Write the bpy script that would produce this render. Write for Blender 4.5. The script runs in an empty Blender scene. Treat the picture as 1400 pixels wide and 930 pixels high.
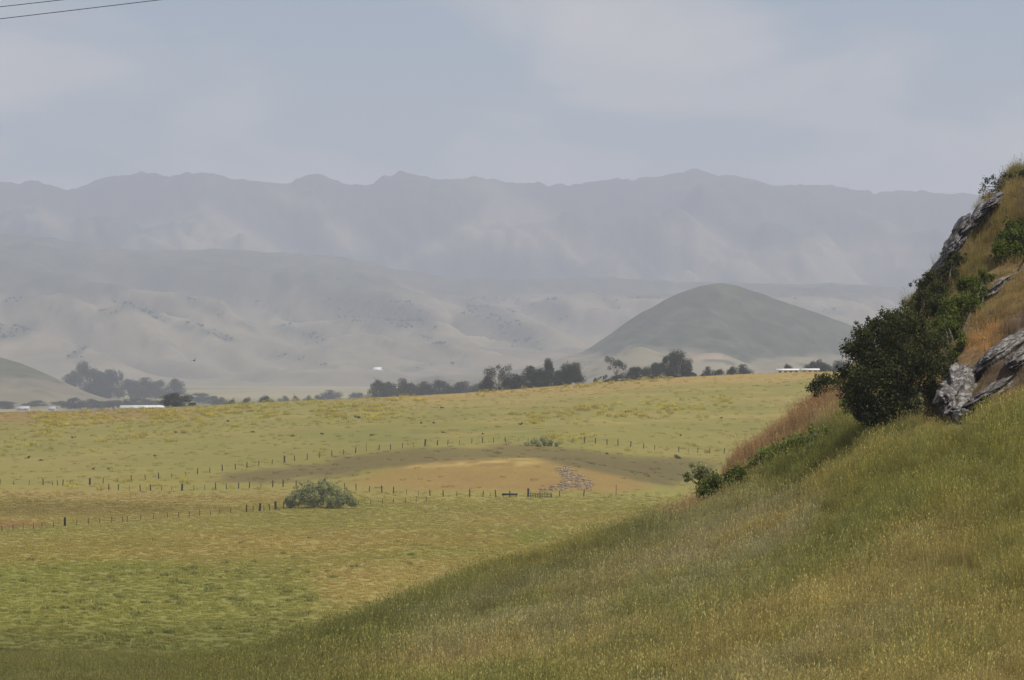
import bpy, math, random
import numpy as np
from mathutils import Vector

# ------------------------------------------------------------------ camera, world, sun, exposure
F = 3600.0            # focal length in photograph pixels (1400 wide)
HOR = 490.0           # photograph row of the eye-level horizon
sc = bpy.context.scene
C = sc.collection
cam = bpy.data.cameras.new('camera')
cam.sensor_width = 36.0
cam.lens = 36.0 * F / 1400.0
cam.clip_start = 0.5
cam.clip_end = 60000
camo = bpy.data.objects.new('camera', cam)
C.objects.link(camo)
camo.location = (0, 0, 0)
camo.rotation_euler = (math.radians(90) + math.atan((HOR - 465.0) / F), 0, 0)
sc.camera = camo

SUN_EL, SUN_AZ = 61.0, 120.0      # azimuth clockwise from the view direction (+Y)
sun = bpy.data.lights.new('sun', 'SUN')
sun.energy = 3.9
sun.angle = math.radians(0.9)
sun.color = (1.0, 0.965, 0.91)
suno = bpy.data.objects.new('sun', sun)
C.objects.link(suno)
_e, _a = math.radians(SUN_EL), math.radians(SUN_AZ)
sdir = Vector((math.sin(_a) * math.cos(_e), math.cos(_a) * math.cos(_e), math.sin(_e)))
suno.rotation_euler = sdir.to_track_quat('Z', 'Y').to_euler()

world = bpy.data.worlds.new('World')
sc.world = world
world.use_nodes = True
wn, wl = world.node_tree.nodes, world.node_tree.links
wn.clear()
def N(nodes, t, **kw):
    n = nodes.new(t)
    for k, v in kw.items():
        setattr(n, k, v)
    return n
sky = N(wn, 'ShaderNodeTexSky', sky_type='NISHITA', sun_disc=False)
sky.sun_elevation = _e
sky.sun_rotation = _a
sky.altitude = 60
sky.air_density = 1.0
sky.dust_density = 1.6
sky.ozone_density = 2.0
tc = N(wn, 'ShaderNodeTexCoord')
sep = N(wn, 'ShaderNodeSeparateXYZ')
wl.new(tc.outputs['Generated'], sep.inputs[0])
zz = N(wn, 'ShaderNodeMath', operation='MAXIMUM'); zz.inputs[1].default_value = 0.0
wl.new(sep.outputs['Z'], zz.inputs[0])
za = N(wn, 'ShaderNodeMath', operation='ADD'); za.inputs[1].default_value = 0.30
wl.new(zz.outputs[0], za.inputs[0])
dx = N(wn, 'ShaderNodeMath', operation='DIVIDE'); dy = N(wn, 'ShaderNodeMath', operation='DIVIDE')
wl.new(sep.outputs['X'], dx.inputs[0]); wl.new(za.outputs[0], dx.inputs[1])
wl.new(sep.outputs['Y'], dy.inputs[0]); wl.new(za.outputs[0], dy.inputs[1])
cmb = N(wn, 'ShaderNodeCombineXYZ')
wl.new(dx.outputs[0], cmb.inputs[0]); wl.new(dy.outputs[0], cmb.inputs[1])
cn = N(wn, 'ShaderNodeTexNoise'); cn.inputs['Scale'].default_value = 3.4
cn.inputs['Detail'].default_value = 5; cn.inputs['Roughness'].default_value = 0.5
cn.inputs['Distortion'].default_value = 0.4
wl.new(cmb.outputs[0], cn.inputs['Vector'])
cr = N(wn, 'ShaderNodeValToRGB')
cr.color_ramp.elements[0].position = 0.44; cr.color_ramp.elements[0].color = (0, 0, 0, 1)
cr.color_ramp.elements[1].position = 0.68; cr.color_ramp.elements[1].color = (1, 1, 1, 1)
wl.new(cn.outputs['Fac'], cr.inputs[0])
cm = N(wn, 'ShaderNodeMath', operation='MULTIPLY'); cm.inputs[1].default_value = 0.65
wl.new(cr.outputs[0], cm.inputs[0])
mixc = N(wn, 'ShaderNodeMixRGB')
mixc.inputs[2].default_value = (7.8, 7.1, 6.4, 1)
wl.new(cm.outputs[0], mixc.inputs[0]); wl.new(sky.outputs[0], mixc.inputs[1])
bg = N(wn, 'ShaderNodeBackground'); bg.inputs['Strength'].default_value = 0.09
wl.new(mixc.outputs[0], bg.inputs['Color'])
wo = N(wn, 'ShaderNodeOutputWorld')
wl.new(bg.outputs[0], wo.inputs['Surface'])

vs = sc.view_settings
vs.view_transform = 'Standard'; vs.look = 'None'; vs.exposure = 0.06; vs.gamma = 1.0
vs.use_curve_mapping = False
cy = sc.cycles
cy.max_bounces = 5; cy.diffuse_bounces = 3; cy.glossy_bounces = 1; cy.transmission_bounces = 2
cy.volume_bounces = 1; cy.transparent_max_bounces = 4
cy.use_denoising = True
cy.caustics_reflective = False; cy.caustics_refractive = False

# ------------------------------------------------------------------ helpers
rng = np.random.default_rng(7)
random.seed(7)

def P(u, py, d):
    return np.array([(u - 700.0) / F * d, d, (HOR - py) / F * d])

def lin(c):
    c = np.asarray(c, float) / 255.0
    return np.where(c <= 0.04045, c / 12.92, ((c + 0.055) / 1.055) ** 2.4)

def hash2(i, j, s):
    n = (i.astype(np.int64) * 374761393 + j.astype(np.int64) * 668265263 + int(s) * 974634777) & 0xffffffff
    n = ((n ^ (n >> 13)) * 1274126177) & 0xffffffff
    n = (n ^ (n >> 16)) & 0xffffffff
    return n / 4294967295.0

def vnoise(x, y, s=0):
    x = np.asarray(x, float); y = np.asarray(y, float)
    xi = np.floor(x); yi = np.floor(y)
    fx = x - xi; fy = y - yi
    fx = fx * fx * fx * (fx * (fx * 6 - 15) + 10); fy = fy * fy * fy * (fy * (fy * 6 - 15) + 10)
    a = hash2(xi, yi, s); b = hash2(xi + 1, yi, s); c = hash2(xi, yi + 1, s); d = hash2(xi + 1, yi + 1, s)
    return (a * (1 - fx) + b * fx) * (1 - fy) + (c * (1 - fx) + d * fx) * fy

def fbm(x, y, s=0, o=4, g=0.5):
    r = 0; a = 1.0; t = 0
    for k in range(o):
        r = r + a * vnoise(x * 2 ** k + 17.3 * k, y * 2 ** k - 9.1 * k, s + k); t += a; a *= g
    return r / t * 2 - 1

def sstep(a, b, x):
    t = np.clip((x - a) / (b - a), 0, 1)
    return t * t * (3 - 2 * t)

def pchip(xs, ys, x):
    xs = np.asarray(xs, float); ys = np.asarray(ys, float); x = np.asarray(x, float)
    h = np.diff(xs); dl = np.diff(ys) / h
    m = np.zeros(len(xs)); m[0] = dl[0]; m[-1] = dl[-1]
    for i in range(1, len(xs) - 1):
        if dl[i - 1] * dl[i] > 0:
            w1 = 2 * h[i] + h[i - 1]; w2 = h[i] + 2 * h[i - 1]
            m[i] = (w1 + w2) / (w1 / dl[i - 1] + w2 / dl[i])
    k = np.clip(np.searchsorted(xs, x) - 1, 0, len(xs) - 2)
    t = np.clip((x - xs[k]) / h[k], 0, 1)
    return ((1 + 2 * t) * (1 - t) ** 2 * ys[k] + t * (1 - t) ** 2 * h[k] * m[k]
            + t * t * (3 - 2 * t) * ys[k + 1] + t * t * (t - 1) * h[k] * m[k + 1])

def polymask(u, v, poly, soft):
    """soft inside mask of a polygon (1 inside, fading over `soft` units across the edge)"""
    poly = np.asarray(poly, float)
    ins = np.zeros(u.shape, bool); dist = np.full(u.shape, 1e9)
    n = len(poly)
    for i in range(n):
        ax, ay = poly[i]; bx, by = poly[(i + 1) % n]
        if by != ay:
            c = ((ay > v) != (by > v)) & (u < (bx - ax) * (v - ay) / (by - ay) + ax)
            ins ^= c
        ex, ey = bx - ax, by - ay
        t = np.clip(((u - ax) * ex + (v - ay) * ey) / (ex * ex + ey * ey + 1e-9), 0, 1)
        dist = np.minimum(dist, np.hypot(u - ax - t * ex, v - ay - t * ey))
    sd = np.where(ins, dist, -dist)
    return sstep(-soft, soft, sd)

def mixv(a, b, m):
    return a * (1 - m[..., None]) + np.asarray(b) * m[..., None]

def mesh_np(name, V, faces, col=None, smooth=False, mat=None):
    """V (n,3); faces: (m,k) int array"""
    faces = np.asarray(faces, np.int32); V = np.asarray(V, np.float32)
    me = bpy.data.meshes.new(name)
    m, k = faces.shape
    me.vertices.add(len(V)); me.vertices.foreach_set('co', V.ravel())
    me.loops.add(m * k); me.loops.foreach_set('vertex_index', faces.ravel())
    me.polygons.add(m)
    me.polygons.foreach_set('loop_start', np.arange(0, m * k, k, dtype=np.int32))
    me.polygons.foreach_set('loop_total', np.full(m, k, np.int32))
    if smooth:
        me.polygons.foreach_set('use_smooth', np.ones(m, bool))
    me.update(calc_edges=True); me.validate()
    if col is not None:
        a = me.color_attributes.new('col', 'FLOAT_COLOR', 'POINT')
        c4 = np.ones((len(V), 4), np.float32); c4[:, :3] = col
        a.data.foreach_set('color', c4.ravel())
    if mat:
        me.materials.append(mat)
    return me

def link(name, data, parent=None, loc=None):
    o = bpy.data.objects.new(name, data); C.objects.link(o)
    if parent is not None:
        o.parent = parent
    if loc is not None:
        o.location = loc
    return o

def tag(o, label=None, cat=None, group=None, kind=None):
    if label: o['label'] = label
    if cat: o['category'] = cat
    if group: o['group'] = group
    if kind: o['kind'] = kind
    return o

def grid_faces(nr, nc):
    i = np.arange((nr - 1) * nc).reshape(nr - 1, nc)[:, :-1].ravel()
    return np.stack([i, i + 1, i + nc + 1, i + nc], 1)

# ------------------------------------------------------------------ materials
def new_mat(name):
    m = bpy.data.materials.new(name); m.use_nodes = True
    n = m.node_tree.nodes; n.clear()
    out = N(n, 'ShaderNodeOutputMaterial')
    b = N(n, 'ShaderNodeBsdfPrincipled')
    m.node_tree.links.new(b.outputs[0], out.inputs['Surface'])
    b.inputs['Roughness'].default_value = 0.9
    b.inputs['Specular IOR Level'].default_value = 0.12
    return m, n, m.node_tree.links, b

def ground_mat(name, scales, amounts, bump=0.0, bump_scale=2.0, attr='col'):
    """colour attribute, mottled by several noises"""
    m, n, l, b = new_mat(name)
    at = N(n, 'ShaderNodeAttribute', attribute_name=attr)
    co = N(n, 'ShaderNodeTexCoord')
    cur = at.outputs['Color']
    for s, a in zip(scales, amounts):
        t = N(n, 'ShaderNodeTexNoise'); t.inputs['Scale'].default_value = s
        t.inputs['Detail'].default_value = 4; t.inputs['Roughness'].default_value = 0.6
        l.new(co.outputs['Object'], t.inputs['Vector'])
        mr = N(n, 'ShaderNodeMapRange')
        mr.inputs['From Min'].default_value = 0.3; mr.inputs['From Max'].default_value = 0.7
        mr.inputs['To Min'].default_value = 1 - a; mr.inputs['To Max'].default_value = 1 + a
        l.new(t.outputs['Fac'], mr.inputs['Value'])
        mx = N(n, 'ShaderNodeMixRGB', blend_type='MULTIPLY'); mx.inputs[0].default_value = 1
        l.new(cur, mx.inputs[1]); l.new(mr.outputs[0], mx.inputs[2])
        cur = mx.outputs[0]
    l.new(cur, b.inputs['Base Color'])
    if bump:
        t = N(n, 'ShaderNodeTexNoise'); t.inputs['Scale'].default_value = bump_scale
        t.inputs['Detail'].default_value = 6
        l.new(co.outputs['Object'], t.inputs['Vector'])
        bp = N(n, 'ShaderNodeBump'); bp.inputs['Strength'].default_value = 0.7
        bp.inputs['Distance'].default_value = bump
        l.new(t.outputs['Fac'], bp.inputs['Height']); l.new(bp.outputs[0], b.inputs['Normal'])
    return m

def leaf_mat(name, dark, light, transl=0.25):
    """foliage: per-leaf tint from the attribute 'tint' """
    m, n, l, b = new_mat(name)
    at = N(n, 'ShaderNodeAttribute', attribute_name='tint')
    mx = N(n, 'ShaderNodeMixRGB'); mx.inputs[1].default_value = (*dark, 1); mx.inputs[2].default_value = (*light, 1)
    l.new(at.outputs['Fac'], mx.inputs[0])
    oi = N(n, 'ShaderNodeObjectInfo')
    mr = N(n, 'ShaderNodeMapRange'); mr.inputs['To Min'].default_value = 0.82; mr.inputs['To Max'].default_value = 1.18
    l.new(oi.outputs['Random'], mr.inputs['Value'])
    m2 = N(n, 'ShaderNodeMixRGB', blend_type='MULTIPLY'); m2.inputs[0].default_value = 1
    l.new(mx.outputs[0], m2.inputs[1]); l.new(mr.outputs[0], m2.inputs[2])
    l.new(m2.outputs[0], b.inputs['Base Color'])
    b.inputs['Roughness'].default_value = 0.65
    tr = N(n, 'ShaderNodeBsdfTranslucent'); l.new(m2.outputs[0], tr.inputs['Color'])
    ms = N(n, 'ShaderNodeMixShader'); ms.inputs[0].default_value = transl
    out = [x for x in n if x.type == 'OUTPUT_MATERIAL'][0]
    l.new(b.outputs[0], ms.inputs[1]); l.new(tr.outputs[0], ms.inputs[2]); l.new(ms.outputs[0], out.inputs['Surface'])
    return m

def grass_mat(name, transl=0.42):
    """blades: instancer colour times per-blade tint"""
    m, n, l, b = new_mat(name)
    at = N(n, 'ShaderNodeAttribute', attribute_name='col', attribute_type='INSTANCER')
    tn = N(n, 'ShaderNodeAttribute', attribute_name='bladecol')
    mx = N(n, 'ShaderNodeMixRGB', blend_type='MULTIPLY'); mx.inputs[0].default_value = 1
    l.new(at.outputs['Color'], mx.inputs[1]); l.new(tn.outputs['Color'], mx.inputs[2])
    l.new(mx.outputs[0], b.inputs['Base Color'])
    tr = N(n, 'ShaderNodeBsdfTranslucent'); l.new(mx.outputs[0], tr.inputs['Color'])
    ms = N(n, 'ShaderNodeMixShader'); ms.inputs[0].default_value = transl
    out = [x for x in n if x.type == 'OUTPUT_MATERIAL'][0]
    l.new(b.outputs[0], ms.inputs[1]); l.new(tr.outputs[0], ms.inputs[2]); l.new(ms.outputs[0], out.inputs['Surface'])
    return m

def noise_mat(name, c1, c2, scale=3.0, rough=0.9, detail=6, lo=0.4, hi=0.62, c3=None, scale3=1.0, bump=0.0, metal=0.0):
    m, n, l, b = new_mat(name)
    co = N(n, 'ShaderNodeNewGeometry')
    t = N(n, 'ShaderNodeTexNoise'); t.inputs['Scale'].default_value = scale; t.inputs['Detail'].default_value = detail
    t.inputs['Roughness'].default_value = 0.65
    l.new(co.outputs['Position'], t.inputs['Vector'])
    r = N(n, 'ShaderNodeValToRGB')
    r.color_ramp.elements[0].position = lo; r.color_ramp.elements[0].color = (*c1, 1)
    r.color_ramp.elements[1].position = hi; r.color_ramp.elements[1].color = (*c2, 1)
    l.new(t.outputs['Fac'], r.inputs[0])
    cur = r.outputs[0]
    if c3 is not None:
        t3 = N(n, 'ShaderNodeTexNoise'); t3.inputs['Scale'].default_value = scale3; t3.inputs['Detail'].default_value = 8
        t3.inputs['Roughness'].default_value = 0.7
        l.new(co.outputs['Position'], t3.inputs['Vector'])
        r3 = N(n, 'ShaderNodeValToRGB')
        r3.color_ramp.elements[0].position = 0.51; r3.color_ramp.elements[0].color = (0, 0, 0, 1)
        r3.color_ramp.elements[1].position = 0.585; r3.color_ramp.elements[1].color = (1, 1, 1, 1)
        l.new(t3.outputs['Fac'], r3.inputs[0])
        mx = N(n, 'ShaderNodeMixRGB'); mx.inputs[2].default_value = (*c3, 1)
        l.new(r3.outputs[0], mx.inputs[0]); l.new(cur, mx.inputs[1]); cur = mx.outputs[0]
    l.new(cur, b.inputs['Base Color'])
    b.inputs['Roughness'].default_value = rough; b.inputs['Metallic'].default_value = metal
    if bump:
        bp = N(n, 'ShaderNodeBump'); bp.inputs['Strength'].default_value = 0.8; bp.inputs['Distance'].default_value = bump
        l.new(t.outputs['Fac'], bp.inputs['Height']); l.new(bp.outputs[0], b.inputs['Normal'])
    return m

M_field = ground_mat('field_grass', (0.035, 0.22, 1.3), (0.07, 0.08, 0.10), bump=0.08, bump_scale=2.5)
M_slope = ground_mat('hillside_soil', (0.12, 0.9, 5.0), (0.10, 0.16, 0.22), bump=0.08, bump_scale=4)
M_valley = ground_mat('valley_ground', (0.0022, 0.01), (0.18, 0.14))
M_hills = ground_mat('far_hillside', (0.004, 0.018), (0.16, 0.16), bump=3.0, bump_scale=0.03)
M_bark = noise_mat('bark', (0.06, 0.048, 0.038), (0.15, 0.125, 0.10), 4)
M_palebark = noise_mat('pale_bark', (0.22, 0.19, 0.16), (0.38, 0.34, 0.30), 3)
M_rock = noise_mat('lichen_rock', (0.065, 0.057, 0.050), (0.17, 0.150, 0.132), 3.0, c3=(0.31, 0.29, 0.265), scale3=4.5, bump=0.12)
M_darkrock = noise_mat('dark_weathered_rock', (0.05, 0.044, 0.042), (0.15, 0.135, 0.125), 2.2, c3=(0.30, 0.28, 0.26), scale3=3.5, bump=0.10)
M_rubble, _n, _l, _b = new_mat('rubble_stone')
_g = N(_n, 'ShaderNodeNewGeometry'); _r = N(_n, 'ShaderNodeValToRGB')
_r.color_ramp.elements[0].color = (0.17, 0.13, 0.105, 1); _r.color_ramp.elements[1].color = (0.46, 0.38, 0.30, 1)
_x = _r.color_ramp.elements.new(.6); _x.color = (0.32, 0.25, 0.19, 1)
_l.new(_g.outputs['Random Per Island'], _r.inputs[0]); _l.new(_r.outputs[0], _b.inputs['Base Color'])
M_post = noise_mat('weathered_post', (0.022, 0.018, 0.016), (0.06, 0.05, 0.042), 3.0)
M_wire = noise_mat('fence_wire', (0.10, 0.10, 0.10), (0.2, 0.19, 0.18), 3.0, rough=0.6, metal=0.5)
M_cable = noise_mat('black_cable', (0.02, 0.02, 0.022), (0.045, 0.045, 0.05), 3.0, rough=0.6)
M_iron = noise_mat('rusty_iron', (0.03, 0.022, 0.02), (0.075, 0.05, 0.04), 2.0)
M_white = noise_mat('white_metal_roof', (0.72, 0.71, 0.69), (0.86, 0.86, 0.85), 0.3, rough=0.5)
M_cream = noise_mat('cream_wall', (0.50, 0.47, 0.42), (0.62, 0.59, 0.54), 0.3)
M_greyroof = noise_mat('grey_roof', (0.34, 0.33, 0.33), (0.48, 0.47, 0.46), 0.3)
M_glass = noise_mat('dark_window', (0.03, 0.035, 0.04), (0.06, 0.065, 0.07), 1, rough=0.2)
M_bird = noise_mat('dark_feathers', (0.02, 0.018, 0.016), (0.05, 0.045, 0.04), 8)

# ------------------------------------------------------------------ terrain height
def zpy(d, py):
    return -(py - HOR) / F * d

# near hillside: per photograph column, (distance, z) control points; the last one is where the ground turns out of sight
NEAR = {
    -700: [(60, -8.2), (90, -11.2), (150, -18), (225, -26.8)],
    0:    [(85, zpy(85, 930)), (120, -13.9), (150, -17.0), (200, -22.2), (235, -26.2)],
    220:  [(82, zpy(82, 930)), (112, zpy(112, 913)), (150, zpy(150, 906)), (200, -23.6)],
    330:  [(79, zpy(79, 930)), (112, zpy(112, 906)), (150, -18.2), (200, -24.4)],
    450:  [(75, zpy(75, 930)), (108, zpy(108, 872)), (140, -16.5), (180, -22.8)],
    560:  [(72, zpy(72, 930)), (88, zpy(88, 880)), (106, zpy(106, 832))],
    700:  [(70, zpy(70, 930)), (85, zpy(85, 860)), (106, zpy(106, 779))],
    834:  [(66, zpy(66, 930)), (88, zpy(88, 830)), (110, zpy(110, 743))],
    950:  [(64, zpy(64, 930)), (88, zpy(88, 800)), (114, zpy(114, 696))],
    1000: [(62, zpy(62, 930)), (90, zpy(90, 775)), (108, zpy(108, 693)), (122, zpy(122, 643))],
    1070: [(60, zpy(60, 930)), (88, zpy(88, 760)), (106, zpy(106, 667)), (122, zpy(122, 592))],
    1150: [(58, zpy(58, 930)), (86, zpy(86, 730)), (102, zpy(102, 620)), (124, zpy(124, 530))],
    1200: [(57, zpy(57, 930)), (85, zpy(85, 710)), (100, zpy(100, 592)), (125, zpy(125, 480))],
    1250: [(56, zpy(56, 930)), (84, zpy(84, 695)), (98, zpy(98, 585)), (112, zpy(112, 500)), (126, zpy(126, 418))],
    1292: [(55, zpy(55, 930)), (83, zpy(83, 680)), (97, zpy(97, 577)), (112, zpy(112, 468)), (127, zpy(127, 351))],
    1322: [(54.5, zpy(54.5, 930)), (82.5, zpy(82.5, 672)), (96, zpy(96, 568)), (112, zpy(112, 446)), (128, zpy(128, 311))],
    1345: [(54, zpy(54, 930)), (82, zpy(82, 665)), (95, zpy(95, 560)), (112, zpy(112, 430)), (129, zpy(129, 281))],
    1372: [(53.5, zpy(53.5, 930)), (81, zpy(81, 657)), (94, zpy(94, 552)), (112, zpy(112, 415)), (129.5, zpy(129.5, 257))],
    1400: [(53, zpy(53, 930)), (80, zpy(80, 650)), (93, zpy(93, 545)), (112, zpy(112, 400)), (130, zpy(130, 234))],
    1550: [(51, zpy(51, 930)), (78, zpy(78, 620)), (90, zpy(90, 505)), (110, zpy(110, 330)), (132, zpy(132, 150))],
    1800: [(49, zpy(49, 930)), (75, zpy(75, 580)), (85, zpy(85, 455)), (108, zpy(108, 250)), (135, zpy(135, 60))],
    2300: [(46, zpy(46, 930)), (70, zpy(70, 540)), (80, zpy(80, 420)), (105, zpy(105, 180)), (138, zpy(138, -20))],
}
FAR = {
    -1300: [(230, -27), (560, -27.2), (700, -25), (900, -21.5), (1000, -24), (1200, -36), (1500, -46.8)],
    0:    [(230, -27), (555, -27.1), (600, -26.6), (700, -23.8), (800, zpy(800, 585)), (900, zpy(900, 566)), (1000, -20.5), (1200, -34), (1500, -46.8)],
    150:  [(230, -27), (550, -27.1), (600, -26.3), (700, -23.0), (800, zpy(800, 580)), (905, zpy(905, 562)), (1000, -20), (1200, -34), (1500, -46.8)],
    350:  [(230, -27), (545, -27.2), (610, -25.2), (700, -21.6), (800, zpy(800, 571)), (910, zpy(910, 551.5)), (1000, -17.5), (1200, -30), (1500, -46.8)],
    600:  [(230, -27), (535, -27.4), (590, -26.8), (640, zpy(640, 611)), (760, zpy(760, 570)), (920, zpy(920, 540)), (1000, -14.5), (1200, -26), (1500, -46.8)],
    800:  [(230, -27), (535, -27.4), (590, -26.9), (650, zpy(650, 608)), (760, zpy(760, 562)), (925, zpy(925, 525)), (1000, -10.5), (1200, -22), (1500, -46.8)],
    950:  [(230, -27), (545, -27.3), (590, -26.4), (650, zpy(650, 621)), (760, zpy(760, 566)), (925, zpy(925, 515)), (1000, -8), (1200, -20), (1500, -46.8)],
    1100: [(230, -27), (550, -27.2), (600, -25), (660, zpy(660, 620)), (770, zpy(770, 560)), (930, zpy(930, 509)), (1000, -6.3), (1200, -18), (1500, -46.8)],
    1400: [(230, -27), (550, -27), (650, -23), (770, -13), (930, -4.2), (1000, -5), (1200, -16), (1500, -46.8)],
    2700: [(230, -26), (550, -24), (650, -20), (770, -10), (930, -2), (1000, -3), (1200, -14), (1500, -46.8)],
}
US = np.arange(-1300, 2701, 5.0)
DS = np.concatenate([np.arange(6, 140, 0.5), np.arange(140, 236, 1.5), np.arange(236, 960, 2.0), np.arange(960, 1505, 8.0), np.arange(1512, 2070, 12.0)])

def interp_cols(table):
    ks = sorted(table)
    G = np.array([table[k] for k in ks])           # (ncol, nd)
    out = np.empty((len(US), G.shape[1]))
    x = np.clip(US, ks[0], ks[-1])
    h = np.diff(ks)
    for j in range(G.shape[1]):
        out[:, j] = pchip(ks, G[:, j], x)
    return out

near_tab = {}
for k, pts in NEAR.items():
    pts = [(6, -2.3), (22, -3.9 - 0.3 * (k < 600))] + list(pts)
    dS, zS = pts[-1]
    if dS < 140:
        pts += [(dS + 12, zS - 2.2 - 0.03 * max(0, zS + 10)), (dS + 45, zS + 0.5 * (-27 - zS)), (236, -27)]
    elif dS < 235:
        pts += [(236, -27)]
    else:
        pts += [(240, -27)]
    pts += [(2100, -27)]
    a = np.array(pts)
    near_tab[k] = pchip(a[:, 0], a[:, 1], DS)
far_tab = {}
for k, pts in FAR.items():
    if k in (600, 800):
        pts = pts[:-2] + [(1200, -22), (1500, -29), (1760, -31)]
    elif k in (350, 950):
        pts = pts[:-1] + [(1500, -38), (1760, -42)]
    a = np.array([(5, pts[0][1])] + pts + [(2080, -50)])
    far_tab[k] = pchip(a[:, 0], a[:, 1], DS)
Hn = interp_cols(near_tab); Hf = interp_cols(far_tab)
w = sstep(200, 236, DS)[None, :]
HG = Hn * (1 - w) + Hf * w                          # (nu, nd)
UU, DD = np.meshgrid(US, DS, indexing='ij')
XX = (UU - 700) / F * DD
# knoll of dry grass in the fenced field
kx = (XX - (685 - 700) / F * 574); ky = DD - 576
kr = np.sqrt((kx / np.where(kx < 0, 37, 29)) ** 2 + (ky / 29) ** 2)
HG = HG + 5.3 * np.exp(-kr ** 3.4)
# secondary swell above the upper fence
kx = (XX - (560 - 700) / F * 720); ky = DD - 715
HG += 1.3 * np.exp(-((kx / 45) ** 2 + (ky / 22) ** 2))
# relief
out_m = polymask(UU, HOR - HG / DD * F, [(1140, 560), (1200, 592), (1290, 585), (1400, 552), (2300, 430), (2300, -100), (1400, 200), (1250, 400), (1150, 520)], 14) * (DD < 150)
nearw = 1 - sstep(200, 236, DD)
HG += nearw * (0.16 * fbm(XX / 7, DD / 7, 3, 3) + 0.06 * fbm(XX / 1.6, DD / 1.6, 5, 3)) * sstep(20, 60, DD)
HG += out_m * (0.9 * fbm(XX / 3.0, DD / 3.0, 11, 3) + 0.35 * fbm(XX / 0.9, DD / 0.9, 12, 3))
HG += (1 - nearw) * (0.30 * fbm(XX / 40, DD / 40, 21, 3) + 0.10 * fbm(XX / 7, DD / 7, 22, 3)) * (1 - 0.6 * sstep(850, 900, DD))
PYG = HOR - HG / DD * F

def hz(u, d):
    """terrain height, bilinear"""
    u = np.asarray(u, float); d = np.asarray(d, float)
    fi = np.clip((u - US[0]) / 5.0, 0, len(US) - 1.001); i = fi.astype(int); fu = fi - i
    j = np.clip(np.searchsorted(DS, d) - 1, 0, len(DS) - 2); fd = np.clip((d - DS[j]) / (DS[j + 1] - DS[j]), 0, 1)
    return (HG[i, j] * (1 - fu) + HG[i + 1, j] * fu) * (1 - fd) + (HG[i, j + 1] * (1 - fu) + HG[i + 1, j + 1] * fu) * fd

def cast(u, py, dmin=30.0, dmax=1500.0):
    """first terrain point seen at a photograph pixel; returns distance"""
    ds = np.linspace(dmin, dmax, 6000)
    z = hz(np.full_like(ds, u), ds)
    hit = np.nonzero(z >= -(py - HOR) / F * ds)[0]
    return ds[hit[0]] if len(hit) else None

def on_ground(u, d, sink=0.0):
    return np.array([(u - 700) / F * d, d, float(hz(u, d)) - sink])

# ------------------------------------------------------------------ ground colours (what grows there, plus the bush shade painted on the slope)
KK = 0.92
def A(r, g, b):
    return lin((r, g, b)) * KK

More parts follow.
